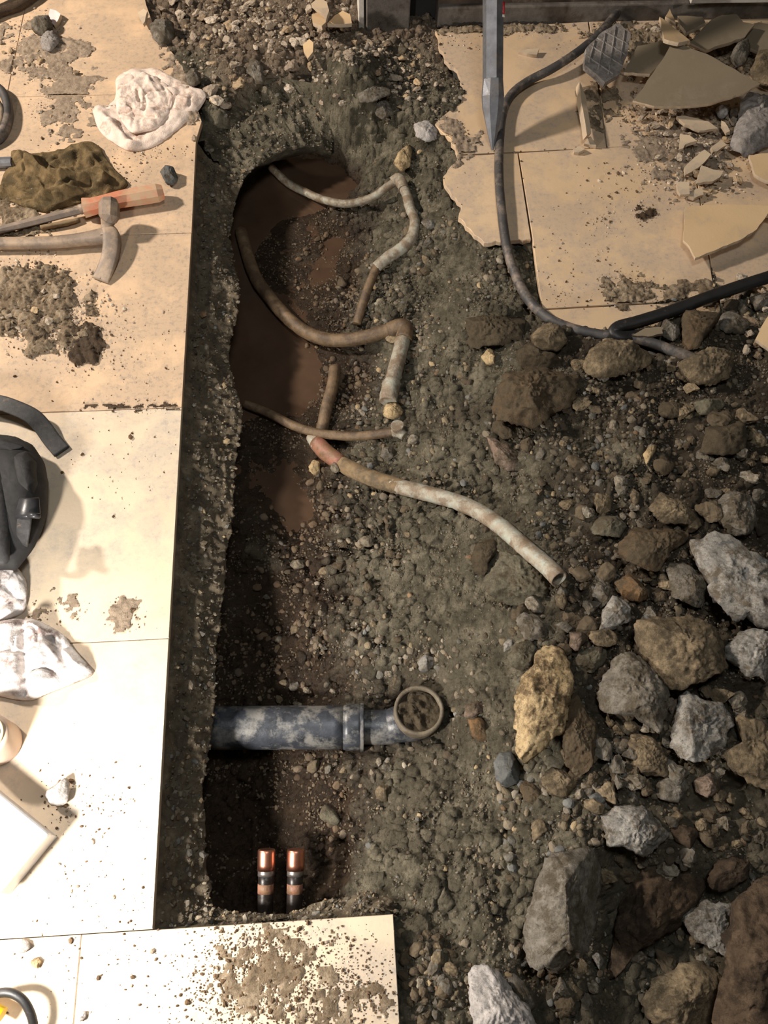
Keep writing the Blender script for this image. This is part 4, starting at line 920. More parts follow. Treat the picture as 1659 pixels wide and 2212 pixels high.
# drain pipe with coupling and an elbow opening upwards
dz = zm_(-.232)
er_ = P(470, 1572, dz)
dp = empty('drain_pipe', er_); tag(dp, 'black plastic drain pipe with coupling and dirt-filled upturned elbow', 'pipe')
ax = lambda u: P(u, 1572 - (u - 480) * 0.004, dz)
R_ = .0385
sweep('pipe_body', np.array([ax(u) for u in np.linspace(460, 745, 12)]), R_, R_, 'abs', dp, n=32)
sweep('coupling', np.array([ax(u) for u in np.linspace(742, 783, 5)]), [R_ * 1.02, R_ * 1.08, R_ * 1.08, R_ * 1.08, R_ * 1.04], [R_ * 1.02, R_ * 1.08, R_ * 1.08, R_ * 1.08, R_ * 1.04], 'abs', dp, n=32)
sweep('coupling_rim', np.array([ax(u) for u in (779, 781, 784, 786)]), R_ * 1.12, R_ * 1.12, 'abs', dp, n=32)
cen = P(905, 1534, dz + .055)
sweep('elbow', catmull(np.array([ax(780), ax(835), ax(862) + np.array([0.0, 0.004, 0.006]), P(886, 1560, dz + .01), P(901, 1554, dz + .018), P(905, 1549, dz + .024)]), 7), [R_ * .80, R_ * .82, R_ * .88, R_ * .95, R_ * 1.02], [R_ * .80, R_ * .82, R_ * .88, R_ * .95, R_ * 1.02], 'abs', dp, n=32)
def ring(name, c, ro, ri, h, mat, parent, n=36, seed=0):
    th = np.linspace(0, 2 * np.pi, n, endpoint=False); rng = np.random.RandomState(seed)
    prof = [(ro * .97, -h), (ro, -h * .4), (ro, 0), ((ro + ri) / 2, .002), (ri, 0), (ri, -h)]
    V = []; c = np.array(c) - np.array(parent.location)
    for r_, z in prof:
        V += [(c[0] + r_ * math.cos(t), c[1] + r_ * math.sin(t), c[2] + z) for t in th]
    m_ = len(prof); fc = [(i * n + k, i * n + (k + 1) % n, (i + 1) * n + (k + 1) % n, (i + 1) * n + k) for i in range(m_ - 1) for k in range(n)]
    return link(name, mesh_poly(name, V, fc, True), mat, parent)
ring('elbow_mouth', cen, .0445, .0375, .045, 'abs_mud', dp)
th = np.linspace(0, 2 * np.pi, 40, endpoint=False); Vd = []; nrr = 12
for i in range(nrr + 1):
    r_ = .038 * i / nrr; 
    for t in th: Vd.append((r_ * math.cos(t), r_ * math.sin(t), 0))
Vd = np.array(Vd); Vd[:, 2] = -.009 + .016 * vn3(Vd * 90 + 3) + .012 * np.abs(vn3(Vd * 200))
I = np.arange((nrr + 1) * 40).reshape(-1, 40); I2 = np.roll(I, -1, 1)
qd = np.stack([I[:-1].ravel(), I[1:].ravel(), I2[1:].ravel(), I2[:-1].ravel()], 1)
link('dirt_fill', mesh_tris('dirt_fill', Vd + cen - np.array(dp.location), qd, True), 'soil', dp)

ch = {o_.name.split('.')[0]: o_ for o_ in dp.children}
ch['elbow_mouth'].parent = ch['elbow']; ch['dirt_fill'].parent = ch['elbow']; ch['coupling_rim'].parent = ch['coupling']
# capped bright copper stubs
for u0, lab in ((575, 'capped copper stub beside the slab corner, nearer the dark slab wall'), (638, 'capped copper stub rising next to the pale rubble of the cut edge')):
    e = empty('copper_stub', PD(u0, 1990, -.19)); tag(e, lab, 'pipe', 'two capped copper stubs')
    p0, p1, p2 = PD(u0 - 4, 2010, -.21), PD(u0, 1880, -.165), PD(u0 + 1, 1834, -.15)
    sweep('pipe_body', np.array([p0 + (p1 - p0) * t_ for t_ in np.linspace(0, 1, 6)]), .0128, .0128, 'copper_dark', e, n=20)
    pm = p0 + (p1 - p0) * .8
    sweep('solder_ring', np.array([pm + (p1 - pm) * t_ for t_ in np.linspace(0.55, 1.25, 4)]), .0137, .0137, 'solder', e, n=20)
    d = p2 - p1; L = np.linalg.norm(d); d = d / L
    sweep('cap', np.array([p1 + d * (L * t_) for t_ in (0.0, .3, .8, .92, .98, 1.0)]), [.0145, .0145, .0145, .0145, .0135, .0105], [.0145, .0145, .0145, .0145, .0135, .0105], 'copper', e, n=24)
    sweep('bare_band', np.array([p0 + (p1 - p0) * t_ for t_ in (.62, .7, .78)]), .0131, .0131, 'copper_red', e, n=20)

# ------------------------------------------------------------------ hose, bit, black hose
hp = [(1372, -60, .02), (1350, 0, .02), (1318, 45, .025), (1285, 82, .028), (1240, 118, .028), (1190, 150, .024), (1140, 176, .014), (1104, 205, .011), (1086, 245, .011), (1079, 310, .011), (1078, 380, .011), (1083, 450, .011), (1094, 530, .006), (1112, 590, .0), (1140, 645, .004), (1180, 684, .012), (1230, 708, .02), (1290, 722, .026), (1350, 727, .03), (1410, 742, .036), (1460, 760, .038), (1500, 775, .03)]
h = sweep('grey_hose', catmull(PX(hp), 8), .0105, .0105, 'hose', None, n=16, jitter=.03)
tag(h, 'dusty grey hose curving down past the steel bit into the rubble', 'hose')
bp = [(1760, 565, .05), (1659, 599, .05), (1600, 618, .05), (1520, 646, .048), (1440, 676, .045), (1375, 696, .04), (1338, 706, .038), (1326, 718, .036), (1340, 728, .034), (1372, 727, .03), (1420, 718, .03)]
h = sweep('black_hose', catmull(PX(bp), 8), .013, .0105, 'rubber', None, n=14, power=2.6, jitter=.03)
tag(h, 'flat black hose lying along the rubble edge and doubling back', 'hose')
tip = P(1064, 324, .004); direc = np.array([-0.012, 1.0, 1.0]); direc /= np.linalg.norm(direc)
bt = empty('breaker_bit', tip); tag(bt, 'long faceted steel breaker bit leaning tip-down on the tile', 'tool bit')
Ls = np.array([0.0, .03, .09, .115, .15, .20, .40, .66]); 
ws = [.003, .011, .0255, .027, .0235, .0225, .0225, .0225]
path = np.array([tip + direc * l for l in Ls])
def bit_sec(name, path, w, h_, n, rot):
    return sweep(name, path, w, h_, 'steel', bt, n=n, power=2.0, smooth=False, rot=rot)
sweep('point', path[:5], ws[:5], [.003, .007, .015, .019, .0235], 'steel', bt, n=8, smooth=False, rot=math.pi / 8)
sweep('shank', path[4:], .0235, .0235, 'steel', bt, n=6, smooth=False, rot=0.35)

ll = [l for l in np.linspace(.05, .6, 200) if proj(tip + direc * l)[0][1] > 36][-1]
sp = tip + direc * ll + np.array([.0215, 0, .008])
sweep('sticker', np.array([sp, sp + direc * .012, sp + direc * .024]), .0035, .005, 'red', bt, n=8, power=5)
sweep('sticker_band', np.array([sp - direc * .006, sp - direc * .001]), .0036, .0052, 'white_trim', bt, n=8, power=5)
# ------------------------------------------------------------------ tools on the left tile
e = empty('cold_chisel', P(190, 450)); tag(e, 'steel chisel with a dusty orange-red handle lying beside the brown rag', 'chisel')
sweep('shaft', np.array([P(-60, 512, .012) * (1 - t_) + P(192, 449, .019) * t_ for t_ in np.linspace(0, 1, 8)]), .0095, .0085, 'steel_dusty', e, n=6, smooth=False)
hd = [P(182, 449, .02), P(200, 446, .021), P(225, 439, .022), P(262, 430, .023), P(310, 422, .023), P(340, 417, .023), P(352, 415, .022)]
sweep('handle', np.array(hd), [.024, .0205, .0195, .0205, .0215, .0215, .017], [.020, .018, .017, .018, .0195, .0195, .015], 'handle_red', e, n=8, power=2.2, smooth=False, rot=math.pi / 8)
sweep('ferrule', np.array([P(172, 453, .019), P(185, 449, .02)]), .011, .011, 'steel_dusty', e, n=12)
e = empty('brick_hammer', P(225, 520)); tag(e, 'dusty steel brick hammer with curved blade lying on the tile', 'hammer')
sweep('handle', catmull(PX([(-60, 529, .014), (0, 526, .015), (60, 525, .016), (120, 523, .018), (170, 518, .018), (205, 513, .020), (228, 508, .022)]), 5), [.0135, .0135, .0135, .0135, .014, .017, .018], [.010, .010, .010, .010, .011, .012, .012], 'steel_dusty', e, n=14, power=3)
sweep('poll', PX([(236, 434, .060), (236, 441, .058), (236, 468, .046), (234, 476, .040)]), [.018, .0215, .0215, .017], [.018, .0215, .0215, .017], 'steel_dusty', e, n=8, power=2.2, smooth=False, rot=math.pi / 8)
sweep('neck', catmull(PX([(235, 470, .043), (232, 486, .032), (233, 500, .024), (232, 515, .022)]), 4), [.017, .0125, .015, .018], [.016, .012, .013, .014], 'steel_dusty', e, n=12, power=2.5)
sweep('blade', catmull(PX([(233, 495, .024), (241, 512, .022), (241, 535, .020), (236, 560, .016), (226, 586, .010), (216, 606, .004)]), 5), [.013, .019, .018, .018, .019, .020], [.014, .015, .011, .008, .005, .0015], 'steel_dusty', e, n=14, power=4)
s = sweep('stick', catmull(PX([(88, 492, .008), (115, 487, .009), (145, 481, .009), (173, 474, .008)]), 4), [.0055, .006, .0065, .004], [.0055, .006, .006, .004], 'stick', None, n=10, jitter=.15)
tag(s, 'short muddy stick lying between the chisel and the hammer', 'stick')
s = sweep('metal_bar', PX([(-40, 352, .012), (0, 351, .012), (25, 350, .011)]), .012, .008, 'steel', None, n=8, power=4, smooth=False)
tag(s, 'grey flat bar end poking out beside the brown rag', 'bar')
e = empty('rubber_loop', P(-15, 245)); tag(e, 'dark grey rubber-edged loop at the side of the dusty tile', 'strap loop')
sweep('outer_band', catmull(PX([(-60, 188, .012), (-20, 186, .014), (2, 196, .014), (14, 216, .014), (18, 245, .014), (12, 275, .014), (-6, 300, .012), (-50, 320, .012)]), 6), .011, .014, 'hose', e, n=12)
sweep('inner_band', catmull(PX([(-50, 215, .016), (-12, 218, .018), (2, 236, .018), (4, 252, .018), (-4, 275, .016), (-40, 296, .014)]), 6), .0085, .012, 'steel_dusty', e, n=12)
s = sweep('brown_bar', catmull(PX([(-50, 52, .012), (0, 26, .014), (36, 14, .014), (66, -4, .014), (100, -30, .014)]), 5), .012, .012, 'dark', None, n=10, jitter=.12)
tag(s, 'brown crusted rod in the far corner of the dusty tile', 'rod')
s = sweep('brown_bar', catmull(PX([(-60, 6, .03), (-10, -14, .03), (40, -40, .03)]), 5), .016, .014, 'rust', None, n=10, jitter=.12)
tag(s, 'thicker rusty rod lying behind the brown crusted one', 'rod')

# ------------------------------------------------------------------ cloths
def cloth(name, label, outline, mat, seed, base=.010, amp=.035, freq=14, parent=None, z0=0.0, cat='rag', ridges=(), ang=0.5, stretch=2.6):
    pts = np.array([P(u, v, z0) for u, v in outline]); c = pts.mean(0); n = 120; nr = 44
    cp = catmull(list(pts) + [pts[0]], 6)
    ln = np.concatenate([[0], np.cumsum(np.linalg.norm(np.diff(cp, axis=0), axis=1))]); t = np.linspace(0, ln[-1], n, endpoint=False)
    rg = np.stack([np.interp(t, ln, cp[:, 0]), np.interp(t, ln, cp[:, 1])], 1) - c[:2]
    V = []
    for i in range(nr + 1):
        f = i / nr; xy = rg * f
        wx, wy_ = xy[:, 0] + c[0], xy[:, 1] + c[1]
        ra = (wx * math.cos(ang) + wy_ * math.sin(ang)) / stretch; rb = -wx * math.sin(ang) + wy_ * math.cos(ang)
        wob = 0.035 * vn2(wx * 16, wy_ * 16, seed + 2)
        fold = np.clip(1 - np.abs(fbm2(ra + wob, rb + wob, freq, 2, seed, .4)) * 3.0, 0, 1) ** 1.2
        fold = 0.75 * fold + 0.25 * np.clip(1 - np.abs(fbm2(rb * .6 - wob, ra * 3, freq * 1.7, 1, seed + 9)) * 4, 0, 1)
        edge = np.clip((1 - f) / 0.22, 0, 1) ** 0.55
        z = base * (0.55 + 0.45 * edge) + amp * fold * edge + 0.0045 * fbm2(wx, wy_, 70, 3, seed + 3)
        for (ua, va, ub, vb, hh, ww) in ridges:
            a = P(ua, va, z0)[:2]; b_ = P(ub, vb, z0)[:2]; d = b_ - a; L2 = d @ d
            q_ = np.clip(((wx - a[0]) * d[0] + (wy_ - a[1]) * d[1]) / L2, 0, 1)
            dist = np.hypot(wx - a[0] - q_ * d[0], wy_ - a[1] - q_ * d[1])
            z = z + hh * np.exp(-(dist / ww) ** 2) * edge
        z = z - .006 * edge * np.clip(1 - 9 * np.abs(vn2(wx * 26 + wob * 12, wy_ * 26, seed + 6)), 0, 1)
        z = np.maximum(z, .001)
        V.append(np.stack([xy[:, 0], xy[:, 1], z], 1))
    bot = V[-1].copy(); bot[:, 2] = 0.0005; V.append(bot); V.append(bot * 0.02)
    V = np.concatenate(V); m_ = nr + 3
    I = np.arange(m_ * n).reshape(m_, n); I2 = np.roll(I, -1, 1)
    q = np.stack([I[:-1].ravel(), I[1:].ravel(), I2[1:].ravel(), I2[:-1].ravel()], 1)
    if parent is None:
        o = link(name, mesh_tris(name, V, q, True), mat, None, c); tag(o, label, cat)
    else:
        o = link(name, mesh_tris(name, V + c - np.array(parent.location), q, True), mat, parent)
    # make sure the top faces up
    me = o.data
    nz = sum(f.normal.z for f in list(me.polygons)[: n * 20])
    if nz < 0: me.flip_normals()
    return o
r1 = cloth('white_rag', 'crumpled dirty white rag on the dusty tile with a pointed corner', [(200, 240), (228, 236), (250, 215), (252, 172), (275, 155), (300, 151), (340, 152), (364, 165), (405, 184), (445, 203), (434, 233), (408, 260), (380, 285), (339, 315), (287, 329), (244, 309), (214, 282)], 'rag', 4, .006, .013, 16,
           ridges=[(215, 255, 285, 322, .016, .014), (285, 300, 350, 262, -.012, .006), (340, 260, 420, 215, .006, .02), (262, 190, 300, 215, -.008, .005)])
cloth('folded_flap', None, [(254, 190), (262, 175), (300, 160), (345, 172), (372, 205), (368, 245), (345, 275), (312, 286), (285, 288), (262, 262), (252, 240)], 'rag', 9, .007, .012, 18, parent=r1, z0=.010, ridges=[(262, 248, 335, 262, -.012, .005), (262, 240, 330, 252, .008, .007), (300, 205, 303, 225, -.008, .004)])
cloth('brown_rag', 'crumpled mud-brown rag bunched up above the chisel', [(0, 406), (8, 384), (24, 345), (30, 329), (81, 337), (126, 329), (173, 313), (214, 319), (230, 345), (255, 375), (277, 402), (234, 420), (183, 437), (140, 450), (106, 461), (60, 452), (20, 436), (-20, 430)], 'rag_brown', 15, .008, .026, 26,
      ridges=[(66, 362, 140, 404, .02, .010), (150, 400, 220, 396, .014, .010), (60, 452, 170, 425, .014, .010)])
cloth('white_rag', 'bright white rag bunched below the black pouch', [(-60, 1216), (0, 1218), (29, 1221), (50, 1241), (60, 1266), (59, 1308), (45, 1328), (0, 1345), (-60, 1350)], 'rag_grey', 21, .014, .035, 16)
r2 = cloth('white_rag', 'large grey-stained white rag lit by the work light', [(-70, 1350), (0, 1345), (40, 1340), (75, 1342), (102, 1351), (140, 1374), (156, 1397), (181, 1426), (203, 1455), (158, 1478), (108, 1498), (68, 1514), (23, 1510), (0, 1505), (-70, 1500)], 'rag_grey', 27, .014, .012, 12,
      ridges=[(24, 1360, 28, 1490, .016, .022), (84, 1350, 88, 1480, .018, .024), (55, 1345, 62, 1500, -.016, .006), (118, 1385, 150, 1440, -.012, .006), (120, 1410, 195, 1455, .010, .014)])

# ------------------------------------------------------------------ black pouch and strap
e = empty('tool_pouch', P(30, 1080)); tag(e, 'black padded nylon pouch with mesh panel and buckle', 'pouch')
def puff(name, outline, z0, T_, mat, parent, seed, rough=.012, n=80, nr=30, tp=.6):
    me, c = rock_mesh(name, outline, z0, T_, seed, n, nr, 0, rough, tp)
    V = np.empty(len(me.vertices) * 3, np.float32); me.vertices.foreach_get('co', V)
    V = V.reshape(-1, 3) + (c - np.array(parent.location)); me.vertices.foreach_set('co', V.ravel().astype(np.float32)); me.update()
    return link(name, me, mat, parent)
puff('body', [(-90, 945), (0, 944), (35, 947), (68, 966), (92, 1000), (102, 1040), (101, 1090), (92, 1130), (70, 1180), (36, 1222), (-90, 1225)], .035, .085, 'cloth_black', e, 5)
puff('side_pad', [(28, 985), (60, 978), (78, 1000), (82, 1045), (76, 1075), (40, 1072), (34, 1030)], .055, .05, 'cloth_black', e, 6)
puff('front_pad', [(-30, 952), (10, 950), (50, 965), (28, 978), (0, 976), (-30, 975)], .062, .035, 'cloth_black', e, 7)
puff('mesh_panel', [(-90, 985), (0, 978), (10, 1000), (20, 1090), (19, 1205), (10, 1216), (-90, 1215)], .066, .04, 'web', e, 8)
sweep('buckle', PX([(40, 1098, .082), (62, 1098, .084), (86, 1096, .08)]), .019, .006, 'buckle', e, n=12, power=5)
bb_ = sweep('buckle_bar', PX([(62, 1112, .088), (74, 1114, .09), (86, 1115, .086)]), .005, .005, 'buckle', e, n=10)
bb_.parent = [o_ for o_ in e.children if o_.name.startswith('buckle') and o_ is not bb_][0]
sweep('strap', catmull(PX([(54, 1110, .082), (52, 1130, .078), (50, 1150, .07), (48, 1174, .05)]), 4), .0125, .0025, 'web', e, n=12, power=5)
sweep('strap_tail', catmull(PX([(48, 1168, .052), (42, 1190, .038), (34, 1214, .02)]), 4), .0085, .002, 'web', e, n=12, power=5)
s = sweep('webbing_strap', catmull(PX([(-60, 868, .02), (-10, 868, .028), (30, 880, .03), (68, 898, .026), (92, 922, .016), (112, 950, .008), (134, 976, .004)]), 6), .0165, .0016, 'web', None, n=12, power=5)
tag(s, 'loose black webbing strap curling off the tile joint', 'strap')

# ------------------------------------------------------------------ tin, pale box, cord
def lathe(name, prof, c, mat, parent, n=48, closed=False):
    V = []; th = np.linspace(0, 2 * np.pi, n, endpoint=False); off = np.array(c) - np.array(parent.location)
    for r_, z in prof: V += [(off[0] + r_ * math.cos(t), off[1] + r_ * math.sin(t), off[2] + z) for t in th]
    fc = [(i * n + k, i * n + (k + 1) % n, (i + 1) * n + (k + 1) % n, (i + 1) * n + k) for i in range(len(prof) - 1) for k in range(n)]
    return link(name, mesh_poly(name, V, fc, True), mat, parent)
tc = P(0, 1606, 0); e = empty('open_tin', tc); tag(e, 'small beige open tin with a yellowed rim standing on the tile', 'tin')
lathe('body', [(.0, 0), (.0345, 0), (.036, .003), (.036, .058), (.0345, .064), (.030, .066)], tc, 'tin', e)
lathe('rim', [(.030, .0655), (.031, .069), (.0285, .070), (.026, .068), (.025, .060)], tc, 'tin_rim', e)
lathe('inside', [(.0255, .066), (.025, .02), (.0, .02)], tc, 'shade_black', e)  # shade of the opening painted on the inner wall and floor
e = empty('metal_box', P(0, 1820)); tag(e, 'pale metal box with rounded edges, one corner in view', 'box')
bc = [P(-150, 1592, .055), P(106, 1800, .055), P(-6, 1935, .055), P(-260, 1760, .055)]
V = [b_ - np.array(e.location) for b_ in bc] + [b_ - np.array(e.location) - np.array([0, 0, .022]) for b_ in bc]
o = link('lid', mesh_poly('lid', V, [(3, 2, 1, 0), (4, 5, 6, 7), (0, 1, 5, 4), (1, 2, 6, 5), (2, 3, 7, 6), (3, 0, 4, 7)]), 'metal_white', e)
bv = o.modifiers.new('bevel', 'BEVEL'); bv.width = .005; bv.segments = 3
cB = np.mean(bc, axis=0)
V = [(cB + (b_ - cB) * .96) * np.array([1, 1, 0]) + np.array([0, 0, zz]) - np.array(e.location) for zz in (.036, 0) for b_ in bc]
o = link('box_body', mesh_poly('box_body', V, [(3, 2, 1, 0), (4, 5, 6, 7), (0, 1, 5, 4), (1, 2, 6, 5), (2, 3, 7, 6), (3, 0, 4, 7)]), 'metal_white', e)
e = empty('work_light', P(-60, 2260)); tag(e, 'yellow-framed work light stand with a glossy black cord', 'work light')
sweep('cord', catmull(PX([(-60, 2170, .03), (-20, 2150, .04), (15, 2144, .045), (42, 2154, .045), (60, 2176, .04), (72, 2212, .03), (76, 2270, .012)]), 6), .0062, .0062, 'rubber', e, n=14)
sweep('foot_tube', PX([(-160, 2110, .03), (-60, 2160, .03), (6, 2192, .03)]), .010, .010, 'yellow', e, n=14)
sweep('foot_tube', PX([(-220, 2330, .012), (-60, 2330, .012), (30, 2330, .012)]), .010, .010, 'yellow', e, n=14)
sweep('stem', np.array([P(-160, 2110, .03), LA + np.array([-.07, -.06, -.10]), LA + np.array([-.09, -.08, .0])]), .010, .010, 'yellow', e, n=14, up=(1, 0, 0))

# ------------------------------------------------------------------ thin soil spreads on the tiles
def spread(label, cu, cv, ru, rv, h, mat, seed, thr=0.0, freq=26):
    a = P(cu - ru * 1.3, cv + rv * 1.3); b_ = P(cu + ru * 1.3, cv - rv * 1.3); st = .0028
    xs = np.arange(min(a[0], b_[0]), max(a[0], b_[0]), st); ys = np.arange(min(a[1], b_[1]), max(a[1], b_[1]), st)
    xx, yy = np.meshgrid(xs, ys, indexing='ij')
    uv = proj(np.stack([xx.ravel(), yy.ravel(), 0 * xx.ravel()], 1)); r2 = (((uv[:, 0] - cu) / ru) ** 2 + ((uv[:, 1] - cv) / rv) ** 2).reshape(xx.shape)
    f = 0.75 - 1.05 * r2 + 1.5 * fbm2(xx, yy, freq, 4, seed, .6) - thr
    z = h * np.clip(f, -0.4, 1.2) + np.where(f > 0, .5 * h * cells(xx, yy, 90, seed) + .35 * h * cells(xx, yy, 160, seed + 1), 0)
    on = np.zeros(xx.shape, bool)
    for poly, _ in TILES: on |= inpoly(xx, yy, poly)
    kv = (f > -.08) & on
    kf_ = kv[:-1, :-1] & kv[1:, :-1] & kv[1:, 1:] & kv[:-1, 1:]
    I_ = np.arange(xx.size).reshape(xx.shape)
    qq = np.stack([I_[:-1, :-1][kf_], I_[1:, :-1][kf_], I_[1:, 1:][kf_], I_[:-1, 1:][kf_]], 1)
    us = np.unique(qq); rm = np.zeros(xx.size, int); rm[us] = np.arange(len(us))
    o = link('soil_spread', mesh_tris('soil_spread', np.stack([xx.ravel(), yy.ravel(), z.ravel()], 1)[us], rm[qq], True), mat)
    tag(o, label, 'soil', None, 'stuff')
spread('brown soil and stones spilt on the tile below the hammer', 70, 670, 150, 105, .010, 'spill', 3)
spread('dark damp mud smear on the tile beside the spilt soil', 182, 745, 42, 48, .007, 'mud', 5, -.2, 40)
spread('dust and soil spread in the far dusty corner', 80, 110, 110, 70, .004, 'dustpile', 7, .15)
spread('dusty soil trail across the dusty tile', 150, 215, 70, 90, .003, 'dustpile', 8, .15)
spread('mud-flecked soil covering the corner tile', 590, 2100, 150, 120, .0022, 'spill', 9, .25, 60)
spread('thin soil film on the front of the corner tile', 760, 2170, 130, 70, .0022, 'spill', 10, .35, 60)
spread('soil strip along the tile joint beside the webbing strap', 300, 880, 130, 12, .003, 'mud', 12, .2, 40)
spread('grey mortar dust bed under the chips by the shards', 1480, 300, 130, 110, .003, 'dustpile', 13, .1)
spread('soil bed behind the shards along the wall', 1480, 110, 220, 70, .008, 'spill', 14, .05)
spread('round dark mud spot on the clean tile', 1393, 462, 26, 20, .006, 'mud', 15, -.1, 50)
spread('crumbly mud patch near the lower tile joint', 1345, 620, 52, 38, .006, 'spill', 16, .1, 50)
spread('soil drift on the tile along the black hose', 1480, 640, 190, 40, .006, 'spill', 17, .15)
spread('mortar dust drift over the broken tile corner', 975, 300, 60, 70, .005, 'dustpile', 18, .05)
spread('dark soil streak against the wall sill', 1060, 62, 150, 16, .006, 'spill', 19, .0)
spread('thin brown spread beside the standing splinter', 1300, 230, 60, 60, .004, 'spill', 20, .2)
spread('dust clumps on the pale tile by the stained rag', 270, 1325, 45, 36, .003, 'dustpile', 21, .1, 50)
spread('dust clumps beside the white bunched rag', 110, 1310, 70, 40, .0025, 'dustpile', 22, .25, 50)
spread('soil fringe along the broken tile under the white rag', 400, 150, 60, 150, .006, 'dustpile', 23, .1)
spread('loose soil around the brown rag and tools', 60, 470, 90, 60, .006, 'spill', 24, .2)

# ------------------------------------------------------------------ gravel and crumbs
def ico(level):
    t = (1 + 5 ** .5) / 2
    V = [np.array(p_, float) for p_ in [(-1, t, 0), (1, t, 0), (-1, -t, 0), (1, -t, 0), (0, -1, t), (0, 1, t), (0, -1, -t), (0, 1, -t), (t, 0, -1), (t, 0, 1), (-t, 0, -1), (-t, 0, 1)]]
    V = [v / np.linalg.norm(v) for v in V]
    Fc = [(0, 11, 5), (0, 5, 1), (0, 1, 7), (0, 7, 10), (0, 10, 11), (1, 5, 9), (5, 11, 4), (11, 10, 2), (10, 7, 6), (7, 1, 8), (3, 9, 4), (3, 4, 2), (3, 2, 6), (3, 6, 8), (3, 8, 9), (4, 9, 5), (2, 4, 11), (6, 2, 10), (8, 6, 7), (9, 8, 1)]
    for _ in range(level):
        cache = {}; nf = []
        def mid(a, b_):
            k = (min(a, b_), max(a, b_))
            if k not in cache:
                q_ = V[a] + V[b_]; V.append(q_ / np.linalg.norm(q_)); cache[k] = len(V) - 1
            return cache[k]
        for a, b_, c in Fc:
            ab, bc_, ca = mid(a, b_), mid(b_, c), mid(c, a); nf += [(a, ab, ca), (b_, bc_, ab), (c, ca, bc_), (ab, bc_, ca)]
        Fc = nf
    return np.array(V), np.array(Fc)
def stone_shape(level, seed, cuts=7, rnd=0.10, ang=0.66):
    V, Fc = ico(level); rng = np.random.RandomState(seed)
    V = V * (np.array([1.0, .62 + .3 * rng.rand(), .5 + .25 * rng.rand()]))
    for k in range(cuts):
        nv = rng.randn(3); nv /= np.linalg.norm(nv); d = V @ nv; lim = d.max() * (ang + .28 * rng.rand())
        V = V - np.maximum(0, d - lim)[:, None] * nv
    V = V + (rnd * vn3(V * 2.2 + seed * 3.3) + (0.16 * vn3(V * 5 + seed) + 0.10 * vn3(V * 11 + seed) if level > 2 else 0))[:, None] * V / (np.linalg.norm(V, axis=1)[:, None])
    return V, Fc
rng = np.random.RandomState(42)
def ell(u, v, E):
    s = np.zeros(len(u))
    for (cu, cv, ru, rv, w) in E:
        s = np.maximum(s, w * np.exp(-(((u - cu) / ru) ** 2 + ((v - cv) / rv) ** 2)))
    return s
DEN = [(800, 1150, 150, 110, 1), (700, 1330, 190, 150, .9), (890, 1430, 120, 90, .8), (640, 1650, 140, 40, .7), (910, 540, 70, 90, 1), (780, 640, 110, 100, .8), (930, 2110, 110, 170, 1.2), (560, 60, 250, 90, 1), (750, 130, 160, 80, 1),
       (860, 160, 110, 110, .9), (700, 220, 200, 60, .5), (1350, 900, 330, 200, .9), (1300, 1300, 320, 300, .7), (1620, 650, 90, 60, 1.1), (1150, 900, 140, 150, .6), (1250, 1750, 250, 160, .8), (1150, 2000, 160, 200, .8), (1450, 1950, 200, 200, .5),
       (820, 880, 110, 130, .8), (900, 760, 90, 90, .7), (1060, 600, 90, 70, .5), (720, 1740, 120, 100, .4), (860, 1000, 120, 80, .7), (740, 500, 60, 60, .4)]
wet_col = np.array(srgb(84, 66, 48)[:3])
def to_world_samples(nn):
    x = X0 + rng.rand(nn) * (X1 - X0); y = Y0 + rng.rand(nn) * (Y1 - Y0)
    i = ((x - X0) / ST).astype(int).clip(0, HG.shape[0] - 1); j = ((y - Y0) / ST).astype(int).clip(0, HG.shape[1] - 1)
    z = S(x, y); tm = TM[i, j]
    uv = proj(np.stack([x, y, z], 1))
    ok = (~tm) & (uv[:, 0] > 395) & (uv[:, 0] < 1720) & (uv[:, 1] > -60) & (uv[:, 1] < 2260) & (z > np.where(uv[:, 1] > 1215, -.25, -.183)) & ~((y > wy - .012) & (x > xw0 - .03))
    return x[ok], y[ok], z[ok], uv[ok]
def assemble(name, protos, xyz, rad, colr, label, cat, sink=.25):
    VV, FF, CC = [], [], []; off = 0; k = len(xyz)
    a = rng.rand(k) * 2 * np.pi; tl = (rng.rand(k) - .5) * .9
    pick = rng.randint(0, len(protos), k)
    for pi, (pv, pf) in enumerate(protos):
        s_ = np.where(pick == pi)[0]
        if len(s_) == 0: continue
        ca, sa, ct, st_ = np.cos(a[s_]), np.sin(a[s_]), np.cos(tl[s_]), np.sin(tl[s_])
        R = np.zeros((len(s_), 3, 3))
        R[:, 0, 0] = ca; R[:, 0, 1] = -sa * ct; R[:, 0, 2] = sa * st_
        R[:, 1, 0] = sa; R[:, 1, 1] = ca * ct; R[:, 1, 2] = -ca * st_
        R[:, 2, 1] = st_; R[:, 2, 2] = ct
        v = np.einsum('kij,nj->kni', R, pv) * rad[s_][:, None, None]
        v = v + xyz[s_][:, None, :] + np.array([0, 0, 1.0]) * (rad[s_] * sink)[:, None, None]
        f = pf[None] + (np.arange(len(s_)) * len(pv))[:, None, None] + off
        VV.append(v.reshape(-1, 3)); FF.append(f.reshape(-1, 3)); CC.append(np.repeat(colr[s_], len(pv), axis=0)); off += len(s_) * len(pv)
    o = link(name, mesh_tris(name, np.concatenate(VV), np.concatenate(FF), False, np.concatenate(CC)), 'stuff')
    return tag(o, label, cat, None, 'stuff')
PALN = np.array([c[:3] for c in PAL]); PALTN = np.array([c[:3] for c in PALT])
